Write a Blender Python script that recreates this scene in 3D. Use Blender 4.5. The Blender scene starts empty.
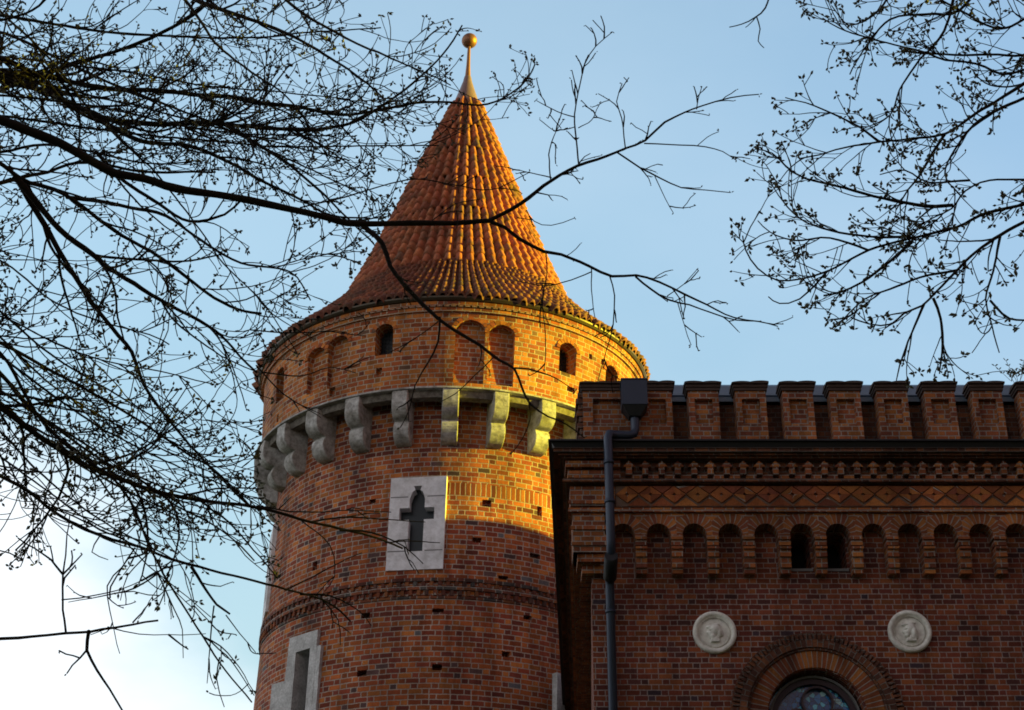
import bpy, bmesh, math, random
from mathutils import Vector, Matrix
R_ = math.radians
PI = math.pi
random.seed(7)
C = bpy.context.scene.collection

# ------------------------------------------------------------------ camera
F = 1720.0; TH = R_(27.5); CT, ST = math.cos(TH), math.sin(TH); CZ = 1.6
cam = bpy.data.cameras.new('camera'); camo = bpy.data.objects.new('camera', cam); C.objects.link(camo)
camo.location = (0, 0, CZ); camo.rotation_euler = (PI/2+TH, 0, 0)
cam.sensor_width = 36; cam.lens = F/1024*36; cam.clip_end = 5000; cam.clip_start = .05
bpy.context.scene.camera = camo

# ------------------------------------------------------------------ light
SUN_EL, SUN_AZ = 7.0, -1.0        # elevation; degrees behind the +X direction
sd = Vector((math.cos(R_(SUN_EL))*math.cos(R_(SUN_AZ)), math.cos(R_(SUN_EL))*math.sin(R_(SUN_AZ)), math.sin(R_(SUN_EL))))
sun = bpy.data.lights.new('sun', 'SUN'); sun.energy = 5.0; sun.angle = R_(.5); sun.color = (1.0, .88, .04)
suno = bpy.data.objects.new('sun', sun); C.objects.link(suno)
suno.rotation_euler = sd.to_track_quat('Z', 'Y').to_euler(); suno.location = (40, 5, 20)
W = bpy.data.worlds.new('World'); bpy.context.scene.world = W; W.use_nodes = True
nt = W.node_tree; nt.nodes.clear()
def wn(t, **k):
    n = nt.nodes.new(t)
    for a, b in k.items(): setattr(n, a, b)
    return n
wo = wn('ShaderNodeOutputWorld'); bg = wn('ShaderNodeBackground')
sky = wn('ShaderNodeTexSky', sky_type='NISHITA', sun_disc=False, sun_elevation=R_(SUN_EL), sun_rotation=R_(90-SUN_AZ), air_density=1.0, dust_density=.6, ozone_density=1.5)
bg.inputs[1].default_value = .15
# thin bright cloud low on the left of the view, made from direction noise
tc = wn('ShaderNodeTexCoord'); sep = wn('ShaderNodeSeparateXYZ'); nt.links.new(tc.outputs['Generated'], sep.inputs[0])
def wm(op, a, b=None, c=None, clamp=False):
    n = wn('ShaderNodeMath', operation=op, use_clamp=clamp)
    for i, v in enumerate((a, b, c)):
        if v is None: continue
        if isinstance(v, (int, float)): n.inputs[i].default_value = v
        else: nt.links.new(v, n.inputs[i])
    return n.outputs[0]
noi = wn('ShaderNodeTexNoise'); noi.inputs['Scale'].default_value = 4.0; noi.inputs['Detail'].default_value = 7; noi.inputs['Roughness'].default_value = .5
mp = wn('ShaderNodeMapping'); mp.inputs['Scale'].default_value = (1, 1, 2.2); nt.links.new(tc.outputs['Generated'], mp.inputs[0]); nt.links.new(mp.outputs[0], noi.inputs[0])
el = wm('ADD', sep.outputs[2], wm('MULTIPLY', sep.outputs[0], .8))
el = wm('ADD', el, wm('MULTIPLY', wm('SUBTRACT', noi.outputs[0], .5), .34))
mr = wn('ShaderNodeMapRange', interpolation_type='SMOOTHSTEP'); nt.links.new(el, mr.inputs[0])
mr.inputs[1].default_value = .23; mr.inputs[2].default_value = .06; mr.inputs[3].default_value = 0; mr.inputs[4].default_value = 1
mx = wn('ShaderNodeMix', data_type='RGBA'); n2 = wn('ShaderNodeTexNoise'); n2.inputs['Scale'].default_value = 2.3; n2.inputs['Detail'].default_value = 6; nt.links.new(mp.outputs[0], n2.inputs[0])
nt.links.new(wm('MAXIMUM', mr.outputs[0], wm('MULTIPLY', wm('SUBTRACT', n2.outputs[0], .45, clamp=True), .42)), mx.inputs[0])
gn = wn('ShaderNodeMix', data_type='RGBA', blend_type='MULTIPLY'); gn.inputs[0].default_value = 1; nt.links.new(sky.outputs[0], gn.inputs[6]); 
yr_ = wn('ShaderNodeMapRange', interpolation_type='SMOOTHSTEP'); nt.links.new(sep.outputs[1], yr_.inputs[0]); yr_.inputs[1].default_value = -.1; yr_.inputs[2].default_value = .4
ym_ = wn('ShaderNodeMix', data_type='RGBA'); nt.links.new(yr_.outputs[0], ym_.inputs[0]); ym_.inputs[6].default_value = (1.06, .47, .35, 1); ym_.inputs[7].default_value = (1.68, 1.55, 1.34, 1)   # sky colour scaled down behind the viewer and up ahead, to darken the facade
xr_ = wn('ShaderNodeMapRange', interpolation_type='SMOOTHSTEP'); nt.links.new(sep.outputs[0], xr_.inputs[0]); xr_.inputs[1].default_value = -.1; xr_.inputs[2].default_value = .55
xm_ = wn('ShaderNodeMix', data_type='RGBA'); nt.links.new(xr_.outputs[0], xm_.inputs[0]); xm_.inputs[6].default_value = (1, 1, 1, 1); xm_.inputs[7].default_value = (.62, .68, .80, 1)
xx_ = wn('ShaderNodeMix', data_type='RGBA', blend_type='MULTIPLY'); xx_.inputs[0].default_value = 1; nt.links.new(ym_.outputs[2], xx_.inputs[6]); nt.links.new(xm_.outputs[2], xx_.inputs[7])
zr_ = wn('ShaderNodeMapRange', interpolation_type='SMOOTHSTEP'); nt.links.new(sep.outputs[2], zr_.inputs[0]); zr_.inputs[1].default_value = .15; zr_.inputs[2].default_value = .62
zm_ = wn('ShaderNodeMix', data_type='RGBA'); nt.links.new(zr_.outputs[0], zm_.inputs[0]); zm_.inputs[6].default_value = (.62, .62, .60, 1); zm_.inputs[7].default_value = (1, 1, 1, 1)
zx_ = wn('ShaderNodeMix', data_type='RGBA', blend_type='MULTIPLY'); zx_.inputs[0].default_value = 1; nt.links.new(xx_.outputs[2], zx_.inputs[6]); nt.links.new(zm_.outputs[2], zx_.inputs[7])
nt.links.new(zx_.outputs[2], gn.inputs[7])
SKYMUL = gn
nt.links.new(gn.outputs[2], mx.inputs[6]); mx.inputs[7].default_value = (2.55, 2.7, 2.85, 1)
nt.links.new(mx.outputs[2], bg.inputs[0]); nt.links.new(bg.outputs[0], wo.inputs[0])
bpy.context.scene.cycles.filter_width = 1.75
vs = bpy.context.scene.view_settings
vs.view_transform = 'Standard'; vs.look = 'None'; vs.exposure = 1.52; vs.gamma = 1

# ------------------------------------------------------------------ helpers
def ray(x, y):
    a = (x-512)/F; b = (355-y)/F
    return Vector((a, CT-b*ST, ST+b*CT))
def at(x, y, Y):
    d = ray(x, y); return d*(Y/d.y)+Vector((0, 0, CZ))
def proj(p):
    z = p[1]*CT+(p[2]-CZ)*ST
    if z < .1: return (-9999, -9999)
    return (512+F*p[0]/z, 355-F*(-p[1]*ST+(p[2]-CZ)*CT)/z)
def zz(y, Y): return at(800, y, Y).z

class MB:
    def __init__(s): s.v = []; s.f = []; s.uv = []; s.sm = []
    def face(s, pts, uvs=None, smooth=False):
        b = len(s.v); s.v += [tuple(p) for p in pts]; s.f.append(tuple(range(b, b+len(pts))))
        if uvs is None:
            p = [Vector(q) for q in pts]; n = Vector((0, 0, 0))
            for i in range(len(p)): n += p[i].cross(p[(i+1) % len(p)])
            ax, ay, az = abs(n.x), abs(n.y), abs(n.z)
            if az >= ax and az >= ay: uvs = [(q.x, q.y) for q in p]
            elif ay >= ax: uvs = [(q.x, q.z) for q in p]
            else: uvs = [(q.y, q.z) for q in p]
        s.uv.append(uvs); s.sm.append(smooth)
    def box(s, x0, x1, y0, y1, z0, z1, uvo=None):
        P = lambda a, b, c: ((x0, x1)[a], (y0, y1)[b], (z0, z1)[c])
        for q in (((0,0,0),(1,0,0),(1,0,1),(0,0,1)), ((1,1,0),(0,1,0),(0,1,1),(1,1,1)), ((0,1,0),(0,0,0),(0,0,1),(0,1,1)),
                  ((1,0,0),(1,1,0),(1,1,1),(1,0,1)), ((0,0,1),(1,0,1),(1,1,1),(0,1,1)), ((0,1,0),(1,1,0),(1,0,0),(0,0,0))):
            s.face([P(*k) for k in q])
            if uvo: s.uv[-1] = [(a+uvo[0], b+uvo[1]) for a, b in s.uv[-1]]
    def grid(s, rows, uvs=None, smooth=True, closed=False):
        # rows: list of equal length point lists, shared vertices
        b = len(s.v); n = len(rows[0])
        for r in rows: s.v += [tuple(p) for p in r]
        for i in range(len(rows)-1):
            for j in range(n if closed else n-1):
                k = (j+1) % n
                s.f.append((b+i*n+j, b+i*n+k, b+(i+1)*n+k, b+(i+1)*n+j)); s.sm.append(smooth)
                if uvs: s.uv.append([uvs(i, j), uvs(i, j+1), uvs(i+1, j+1), uvs(i+1, j)])
                else: s.uv.append([(0, 0)]*4)
    def prism(s, poly, d, smooth=False):
        # poly: list of 3D points (planar), extruded by vector d
        p = [Vector(q) for q in poly]; d = Vector(d); q = [a+d for a in p]
        s.face(p); s.face(list(reversed(q)))
        for i in range(len(p)):
            j = (i+1) % len(p); s.face([p[j], p[i], q[i], q[j]], smooth=smooth)
    def tube(s, pts, rad, sides=6, cap=False):
        b = len(s.v); n = len(pts); up = Vector((.13, .21, .97)); prev = None
        for i in range(n):
            t = (pts[min(i+1, n-1)]-pts[max(i-1, 0)])
            if t.length < 1e-9: t = Vector((0, 0, 1))
            t.normalize()
            if prev is None:
                a = t.cross(up)
                if a.length < .1: a = t.cross(Vector((1, 0, 0)))
            else: a = prev-t*prev.dot(t)
            a.normalize(); prev = a; c = t.cross(a)
            for k in range(sides):
                w = 2*PI*k/sides; p = pts[i]+(a*math.cos(w)+c*math.sin(w))*rad[i]; s.v.append(tuple(p))
        for i in range(n-1):
            for k in range(sides):
                l = (k+1) % sides
                s.f.append((b+i*sides+k, b+i*sides+l, b+(i+1)*sides+l, b+(i+1)*sides+k)); s.sm.append(True); s.uv.append([(0, 0)]*4)
        if cap:
            s.f.append(tuple(b+k for k in reversed(range(sides)))); s.sm.append(False); s.uv.append([(0, 0)]*sides)
            s.f.append(tuple(b+(n-1)*sides+k for k in range(sides))); s.sm.append(False); s.uv.append([(0, 0)]*sides)
    def lathe(s, prof, cx=0, cy=0, seg=32, smooth=True, uvr=None):
        rows = [[(cx+r*math.sin(2*PI*k/seg), cy-r*math.cos(2*PI*k/seg), z) for k in range(seg)] for r, z in prof]
        L = [0]
        for i in range(1, len(prof)): L.append(L[-1]+math.hypot(prof[i][0]-prof[i-1][0], prof[i][1]-prof[i-1][1]))
        uvr = uvr or max(r for r, z in prof)
        s.grid(rows, lambda i, j: (2*PI*j/seg*uvr, prof[0][1]+L[i]), smooth, True)
    def build(s, name, m=None, parent=None, loc=None, weld=False, recalc=False):
        me = bpy.data.meshes.new(name); me.from_pydata(s.v, [], s.f)
        ul = me.uv_layers.new(name='UVMap'); flat = [c for f in s.uv for u in f for c in u]
        ul.data.foreach_set('uv', flat)
        me.polygons.foreach_set('use_smooth', s.sm)
        if weld or recalc:
            bm = bmesh.new(); bm.from_mesh(me)
            bmesh.ops.remove_doubles(bm, verts=bm.verts, dist=1e-5)
            bmesh.ops.recalc_face_normals(bm, faces=bm.faces); bm.to_mesh(me); bm.free()
        o = bpy.data.objects.new(name, me); C.objects.link(o)
        if m: me.materials.append(m)
        if parent: o.parent = parent
        if loc: o.location = loc
        return o

def tag(o, label=None, cat=None, group=None, kind=None):
    if label: o['label'] = label
    if cat: o['category'] = cat
    if group: o['group'] = group
    if kind: o['kind'] = kind
    return o
def empty(name, loc=(0, 0, 0)):
    o = bpy.data.objects.new(name, None); C.objects.link(o); o.location = loc; o.empty_display_size = .3
    return o
def carve(o, cut):
    """cut the mesh object `cut` out of `o`"""
    m = o.modifiers.new('b', 'BOOLEAN'); m.operation = 'DIFFERENCE'; m.solver = 'EXACT'; m.object = cut
    dg = bpy.context.evaluated_depsgraph_get(); dg.update()
    me = bpy.data.meshes.new_from_object(o.evaluated_get(dg)); o.modifiers.clear(); old = o.data; nm = old.name; o.data = me
    bpy.data.meshes.remove(old); me.name = nm
    bpy.data.objects.remove(cut)

# ------------------------------------------------------------------ materials
class NB:
    def __init__(s, name):
        s.m = bpy.data.materials.new(name); s.m.use_nodes = True; s.t = s.m.node_tree; s.b = s.t.nodes['Principled BSDF']
    def n(s, t, **k):
        n = s.t.nodes.new(t)
        for a, b in k.items(): setattr(n, a, b)
        return n
    def l(s, a, b): s.t.links.new(a, b)
    def inp(s, n, i, v):
        if isinstance(v, (int, float)): n.inputs[i].default_value = v
        elif isinstance(v, tuple): n.inputs[i].default_value = v if len(v) == 4 or len(n.inputs[i].default_value) == 3 else (*v, 1)
        else: s.l(v, n.inputs[i])
    def ma(s, op, a, b=None, c=None, clamp=False):
        n = s.n('ShaderNodeMath', operation=op, use_clamp=clamp)
        for i, v in enumerate((a, b, c)):
            if v is not None: s.inp(n, i, v)
        return n.outputs[0]
    def mix(s, f, a, b, bt='MIX'):
        n = s.n('ShaderNodeMix', data_type='RGBA', blend_type=bt); s.inp(n, 0, f); s.inp(n, 6, a); s.inp(n, 7, b); return n.outputs[2]
    def ramp(s, f, stops, interp='LINEAR'):
        n = s.n('ShaderNodeValToRGB'); n.color_ramp.interpolation = interp; e = n.color_ramp.elements
        while len(e) < len(stops): e.new(.5)
        for q, (p, c) in zip(e, stops): q.position = p; q.color = (*c, 1) if len(c) == 3 else c
        s.inp(n, 0, f); return n.outputs[0]
    def noise(s, sc, det=4, rough=.55, vec=None, obj=False):
        n = s.n('ShaderNodeTexNoise'); n.inputs['Scale'].default_value = sc; n.inputs['Detail'].default_value = det; n.inputs['Roughness'].default_value = rough
        if vec is None:
            vec = s.n('ShaderNodeTexCoord').outputs['Object']
        s.l(vec, n.inputs[0]); return n.outputs[0]
    def bump(s, h, st=.5, d=.01):
        n = s.n('ShaderNodeBump'); n.inputs['Strength'].default_value = st; n.inputs['Distance'].default_value = d; s.l(h, n.inputs['Height']); s.l(n.outputs[0], s.b.inputs['Normal'])
    def col(s, c): s.inp(s.b, 'Base Color', c)
    def rough(s, r): s.inp(s.b, 'Roughness', r)

def brick(name, st, hd, ch, joint, pal, mortar, stain=.35, wob=.004, headers_only=False):
    s = NB(name); P = st+hd
    uv = s.n('ShaderNodeUVMap', uv_map='UVMap').outputs[0]
    nz = s.n('ShaderNodeTexNoise'); nz.inputs['Scale'].default_value = 6; nz.inputs['Detail'].default_value = 3; s.l(uv, nz.inputs[0])
    sp = s.n('ShaderNodeSeparateXYZ'); s.l(uv, sp.inputs[0]); sc = s.n('ShaderNodeSeparateColor'); s.l(nz.outputs['Color'], sc.inputs[0])
    u = s.ma('ADD', sp.outputs[0], s.ma('MULTIPLY', s.ma('SUBTRACT', sc.outputs[0], .5), wob*4))
    v = s.ma('ADD', sp.outputs[1], s.ma('MULTIPLY', s.ma('SUBTRACT', sc.outputs[1], .5), wob*4))
    vr = s.ma('DIVIDE', v, ch); row = s.ma('FLOOR', vr); fv = s.ma('MULTIPLY', s.ma('FRACT', vr), ch)
    w1 = s.n('ShaderNodeTexWhiteNoise', noise_dimensions='1D'); s.l(row, w1.inputs['W'])
    sh = s.ma('ADD', s.ma('MULTIPLY', row, .5), s.ma('MULTIPLY', w1.outputs[0], .22))
    uu = s.ma('ADD', s.ma('DIVIDE', u, P), sh); cell = s.ma('FLOOR', uu); t = s.ma('MULTIPLY', s.ma('FRACT', uu), P)
    ish = s.ma('GREATER_THAN', t, st)
    ln = s.ma('ADD', st, s.ma('MULTIPLY', ish, hd-st)); tl = s.ma('SUBTRACT', t, s.ma('MULTIPLY', ish, st))
    du = s.ma('MINIMUM', tl, s.ma('SUBTRACT', ln, tl)); dv = s.ma('MINIMUM', fv, s.ma('SUBTRACT', ch, fv))
    chip = s.n('ShaderNodeTexNoise'); chip.inputs['Scale'].default_value = 30; chip.inputs['Detail'].default_value = 3; s.l(uv, chip.inputs[0])
    dd = s.ma('ADD', s.ma('MINIMUM', du, dv), s.ma('MULTIPLY', s.ma('SUBTRACT', chip.outputs[0], .5), min(.022, wob*3.2+.004)))
    mr = s.n('ShaderNodeMapRange', interpolation_type='SMOOTHSTEP'); s.l(dd, mr.inputs[0]); mr.inputs[1].default_value = joint*.35; mr.inputs[2].default_value = joint*.7
    mask = mr.outputs[0]
    cx = s.n('ShaderNodeCombineXYZ'); s.l(s.ma('ADD', s.ma('MULTIPLY', cell, 2), ish), cx.inputs[0]); s.l(row, cx.inputs[1])
    wnz = s.n('ShaderNodeTexWhiteNoise', noise_dimensions='3D'); s.l(cx.outputs[0], wnz.inputs[0])
    bc = s.ramp(wnz.outputs[0], pal, 'CONSTANT')
    fine = s.noise(60, 4, .6); big = s.noise(.9, 5, .6); mid = s.noise(7, 4, .6)
    sp2 = s.n('ShaderNodeSeparateColor'); s.l(wnz.outputs['Color'], sp2.inputs[0])
    bc = s.mix(1, bc, s.ramp(sp2.outputs[1], [(0, (.62, .62, .62)), (1, (1.25, 1.2, 1.15))]), 'MULTIPLY')
    bc = s.mix(1, bc, s.ramp(fine, [(.25, (.6, .6, .6)), (.75, (1.25, 1.25, 1.25))]), 'MULTIPLY')
    mc = s.mix(mid, tuple(c*.68 for c in mortar), mortar)
    c = s.mix(mask, mc, bc)
    c = s.mix(1, c, s.ramp(big, [(.3, (1-stain,)*3), (.62, (1.1, 1.1, 1.1))]), 'MULTIPLY')
    mpn = s.n('ShaderNodeMapping'); mpn.inputs['Scale'].default_value = (2.6, 2.6, .32); s.l(s.n('ShaderNodeTexCoord').outputs['Object'], mpn.inputs[0])
    streak = s.noise(1.0, 5, .7, mpn.outputs[0])
    c = s.mix(1, c, s.ramp(streak, [(.34, (.60, .57, .55)), (.52, (1, 1, 1)), (.72, (1.12, 1.08, 1.02))]), 'MULTIPLY')
    s.col(c); s.rough(.92)
    s.b.inputs['Specular IOR Level'].default_value = .25
    h = s.ma('ADD', s.ma('MULTIPLY', mask, s.ma('ADD', .75, s.ma('MULTIPLY', sp2.outputs[2], .5))), s.ma('MULTIPLY', fine, .35))
    s.bump(h, .9, joint*.8)
    return s.m

palT = [(0, (.42, .115, .032)), (.2, (.34, .082, .028)), (.38, (.47, .155, .038)), (.52, (.27, .058, .028)), (.68, (.38, .10, .03)), (.84, (.20, .048, .03)), (.96, (.13, .07, .065)), (.99, (.13, .12, .13))]
palD = [(0, (.43, .13, .034)), (.25, (.48, .165, .04)), (.5, (.37, .095, .03)), (.72, (.51, .19, .045)), (.89, (.26, .07, .035)), (.97, (.19, .10, .06))]
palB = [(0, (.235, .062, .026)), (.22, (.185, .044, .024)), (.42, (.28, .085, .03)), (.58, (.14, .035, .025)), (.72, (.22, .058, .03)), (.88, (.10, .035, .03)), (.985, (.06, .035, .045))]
palA = [(0, (.34, .11, .035)), (.35, (.27, .08, .032)), (.65, (.38, .14, .04)), (.85, (.22, .065, .035))]
M = {}
M['tower'] = brick('gothic_brick', .275, .14, .112, .019, palT, (.50, .40, .33), .4, .006)
M['drum'] = brick('drum_brick', .275, .14, .112, .02, palD, (.52, .41, .30), .35, .006)
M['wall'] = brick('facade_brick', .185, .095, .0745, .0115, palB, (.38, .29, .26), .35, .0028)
M['arch'] = brick('arcade_brick', .185, .095, .0745, .0125, palA, (.36, .31, .27), .35, .001)
M['belt'] = brick('belt_brick', .275, .14, .112, .02, [(0, (.22, .07, .035)), (.3, (.15, .05, .035)), (.55, (.27, .10, .04)), (.75, (.10, .05, .04)), (.92, (.09, .08, .075))], (.36, .31, .27), .5, .008)
M['vous'] = brick('voussoir_brick', 9, 9, .0655, .0115, palA, (.34, .29, .25), .3, .0)
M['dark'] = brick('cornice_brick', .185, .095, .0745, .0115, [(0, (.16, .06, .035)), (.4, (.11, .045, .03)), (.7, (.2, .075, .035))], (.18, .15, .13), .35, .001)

def stone(name, c1, c2, st=.5, sc=22, lo=.62):
    s = NB(name); a = s.noise(3, 6, .65); b = s.noise(sc, 5, .7); f = s.noise(90, 3, .6)
    c = s.mix(s.ramp(a, [(.35, (0, 0, 0)), (.65, (1, 1, 1))]), c1, c2)
    c = s.mix(1, c, s.ramp(b, [(.3, (lo, lo*.97, lo*.94)), (.6, (1.08, 1.08, 1.08))]), 'MULTIPLY')
    s.col(c); s.rough(.9); s.bump(s.ma('ADD', b, s.ma('MULTIPLY', f, .4)), st, .02); return s.m
M['stone'] = stone('weathered_limestone', (.36, .35, .34), (.58, .57, .56))
M['corbel'] = stone('corbel_limestone', (.24, .22, .19), (.55, .53, .51), 1.0, 9, .42)
M['lintel'] = stone('dark_stone', (.11, .09, .07), (.22, .19, .16), .6, 12, .5)  # darker stone tone for the lintel ring
M['plaque'] = stone('plaque_limestone', (.58, .57, .58), (.76, .75, .77), .5, 5, .74)
M['plaster'] = stone('white_plaster', (.70, .67, .60), (.85, .82, .75), .3, 10, .7)

def tilemat(name, pal, moss):
    s = NB(name); uv = s.n('ShaderNodeUVMap', uv_map='UVMap').outputs[0]
    fl = s.n('ShaderNodeVectorMath', operation='FLOOR'); s.l(uv, fl.inputs[0])
    w = s.n('ShaderNodeTexWhiteNoise', noise_dimensions='3D'); s.l(fl.outputs[0], w.inputs[0])
    c = s.ramp(w.outputs[0], pal); f = s.noise(30, 5, .65); g = s.noise(1.6, 5, .65)
    c = s.mix(1, c, s.ramp(f, [(.3, (.6, .6, .6)), (.7, (1.15, 1.15, 1.15))]), 'MULTIPLY')
    c = s.mix(s.ma('MULTIPLY', s.ramp(g, [(.45, (0, 0, 0)), (.68, (1, 1, 1))]), moss), c, (.055, .05, .03))
    s.col(c); s.rough(.85); s.bump(f, .5, .015); return s.m
M['tile'] = tilemat('roof_tile', [(0, (.26, .075, .04)), (.3, (.44, .12, .055)), (.75, (.52, .165, .065)), (1, (.24, .10, .06))], .75)
M['tile2'] = tilemat('flare_tile', [(0, (.13, .04, .024)), (.5, (.23, .07, .035)), (1, (.31, .10, .045))], .7)  # darker, browner palette: the flare's lack of sunlight is put into the colour

def plain(name, c, r=.6, metal=0, nz=.25, sc=12, spec=None):
    s = NB(name); a = s.noise(sc, 5, .6)
    s.col(s.mix(a, tuple(k*(1-nz) for k in c), tuple(k*(1+nz) for k in c))); s.rough(r); s.b.inputs['Metallic'].default_value = metal
    s.bump(a, .2, .004)
    if spec is not None: s.b.inputs['Specular IOR Level'].default_value = spec
    return s.m
M['pipe'] = plain('blue_grey_painted_metal', (.026, .036, .060), .45, .3, .12, 5)
M['black'] = plain('black_iron', (.012, .012, .014), .6, .2)
M['gutter'] = plain('shaded_copper', (.055, .038, .022), .4, .5)  # copper darkened: the shadow under the tile edge is in the colour
M['mortar'] = plain('lime_mortar', (.14, .085, .06), .95)
M['zinc'] = plain('zinc_sheet', (.15, .20, .26), .4, .3, .15, 3)
M['coppercap'] = plain('copper_cap', (.22, .14, .13), .5, .4, .2, 8)
M['gold'] = plain('gilded_copper', (.24, .11, .055), .5, .6, .3, 20)
M['pane'] = plain('dark_glass', (.015, .02, .024), .3, 0, .2, 3, .3)
M['captile'] = plain('cap_tile', (.055, .03, .022), .85, 0, .4, 10)
M['void'] = plain('dark_interior', (.010, .009, .009), .9, 0)
M['wood'] = plain('purple_brown_timber', (.045, .022, .028), .6, 0, .3, 20)
M['rim'] = plain('grey_rim_render', (.16, .15, .15), .8, 0, .2, 20)
M['bud'] = plain('leaf_bud', (.065, .06, .025), .7, 0, .5, 40)
M['deadleaf'] = plain('dead_leaf', (.10, .035, .02), .8, 0, .3, 30)
M['moss'] = plain('yellow_lichen', (.16, .13, .03), .95, 0, .5, 30)
def bark():
    s = NB('bark'); a = s.noise(14, 6, .7); b = s.noise(2.3, 3, .6)
    c = s.mix(a, (.008, .006, .005), (.030, .021, .015)); c = s.mix(s.ramp(b, [(.55, (0, 0, 0)), (.7, (1, 1, 1))]), c, (.028, .023, .010))
    s.col(c); s.rough(.95); s.b.inputs['Specular IOR Level'].default_value = .15; s.bump(a, .8, .01); return s.m
M['bark'] = bark()
def glassm():
    s = NB('stained_glass'); v = s.n('ShaderNodeTexVoronoi'); v.inputs['Scale'].default_value = 16; s.l(s.n('ShaderNodeTexCoord').outputs['Object'], v.inputs[0])
    sc = s.n('ShaderNodeSeparateColor'); s.l(v.outputs['Color'], sc.inputs[0])
    c = s.ramp(sc.outputs[0], [(0, (.01, .08, .26)), (.35, (.02, .18, .44)), (.6, (.12, .50, .68)), (.8, (.01, .08, .24)), (.93, (.35, .60, .66))], 'CONSTANT')
    v2 = s.n('ShaderNodeTexVoronoi', feature='DISTANCE_TO_EDGE'); v2.inputs['Scale'].default_value = 16; s.l(s.n('ShaderNodeTexCoord').outputs['Object'], v2.inputs[0])
    e = s.ramp(v2.outputs[0], [(.03, (0, 0, 0)), (.06, (1, 1, 1))]); c = s.mix(e, (.008, .008, .01), c)
    s.col(c); s.rough(.15); s.b.inputs['Specular IOR Level'].default_value = .8; s.bump(sc.outputs[1], .3, .01); return s.m
M['glass'] = glassm()
def groundm(name, a, b, sc):
    s = NB(name); n = s.noise(sc, 8, .7); n2 = s.noise(sc*.05, 4, .6)
    c = s.mix(s.ramp(n, [(.35, (0, 0, 0)), (.65, (1, 1, 1))]), a, b); c = s.mix(1, c, s.ramp(n2, [(.3, (.7, .7, .7)), (.7, (1.2, 1.2, 1.2))]), 'MULTIPLY')
    s.col(c); s.rough(.95); s.bump(n, .6, .03); return s.m
M['grass'] = groundm('grass_ground', (.035, .055, .018), (.07, .085, .03), 9)
M['path'] = groundm('gravel_path', (.16, .14, .12), (.26, .24, .21), 25)

# ------------------------------------------------------------------ the ground
g = MB(); g.face([(-600, -600, 0), (600, -600, 0), (600, 600, 0), (-600, 600, 0)]); tag(g.build('ground', M['grass']), kind='structure')
g = MB(); g.face([(-40, -4, .006), (40, -4, .006), (40, 3.5, .006), (-40, 3.5, .006)]); g.face([(-3, 3.5, .006), (1, 3.5, .006), (1.5, 40, .006), (-3.2, 40, .006)]) if False else None
tag(g.build('path', M['path']), kind='structure')

# ------------------------------------------------------------------ the round tower
TX, TY, ZE = -1.44, 38.0, 20.4
SEG = 240
tower = empty('round_tower', (TX, TY, 0))
tag(tower, 'round brick fortified tower with conical red tiled roof and stone corbels, lit by low sun', 'tower')
def tp(phi, r, z): return Vector((r*math.sin(phi), -r*math.cos(phi), z))      # tower-local
def tow(px, py, R):
    phi = 0
    for _ in range(12):
        Y = TY-R*math.cos(phi); p = at(px, py, Y); phi = math.asin(max(-1, min(1, (p.x-TX-.025*(p.z-ZE))/R)))
    return phi, p.z
def lean(o):
    for v in o.data.vertices: v.co.x += .025*(v.co.z-ZE)
    return o
RB = [(0, 4.38), (8, 4.2), (12.2, 4.125), (14, 4.085), (16, 4.05), (18.3, 4.03)]
def rb(z):
    for (a, b), (c, d) in zip(RB, RB[1:]):
        if z <= c: return b+(d-b)*(z-a)/(c-a)
    return 4.03
def ringwall(prof_out, rin, name, m):
    mb = MB(); z0, z1 = prof_out[0][1], prof_out[-1][1]
    prof = prof_out+[(rin, z1), (rin, z0), prof_out[0]]
    rows = [[tp(2*PI*k/SEG+PI, r, z) for k in range(SEG)] for r, z in prof]
    R0 = prof_out[-1][0]
    mb.grid(rows, lambda i, j: ((2*PI*j/SEG)*R0, prof[i][1]+(0 if i < len(prof_out) else (R0-prof[i][0]))), False, True)
    return mb.build(name, m, tower, weld=True)
def radial_prism(cut, phi, r0, r1, poly):
    """poly: (s, z) outline, s sideways in metres; from radius r0 to r1"""
    c, sn = math.cos(phi), math.sin(phi)
    def P(s_, z, r): return Vector((r*sn+s_*c, -r*c+s_*sn, z))
    a = [P(s_, z, r0) for s_, z in poly]; b = [P(s_, z, r1) for s_, z in poly]; n = len(poly)
    cut.face(list(a)); cut.face(list(reversed(b)))
    cut.uv[-1] = [(q[0], q[1]) for q in reversed(poly)]; cut.uv[-2] = [(q[0], q[1]) for q in poly]
    for i in range(n):
        j = (i+1) % n; cut.face([a[j], a[i], b[i], b[j]])
        (s0, z0), (s1, z1) = poly[i], poly[j]
        if abs(z1-z0) > abs(s1-s0): cut.uv[-1] = [(r0, z1), (r0, z0), (r1, z0), (r1, z1)]
        else: cut.uv[-1] = [(s1, r0), (s0, r0), (s0, r1), (s1, r1)]
def archpoly(w, z0, z1, rise=None, n=8):
    rise = w/2 if rise is None else rise
    pts = [(-w/2, z0), (w/2, z0)]
    for k in range(n+1):
        a = PI*k/n; pts.append((w/2*math.cos(a), z1-rise+rise*math.sin(a)))
    return pts
def rectpoly(w, z0, z1, x=0): return [(x-w/2, z0), (x+w/2, z0), (x+w/2, z1), (x-w/2, z1)]

shaft = ringwall([(4.38, 0), (4.2, 8), (4.125, 12.2), (4.085, 14), (4.05, 16), (4.03, 18.15)], 3.3, 'shaft_wall', M['tower'])
cut = MB()
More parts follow.
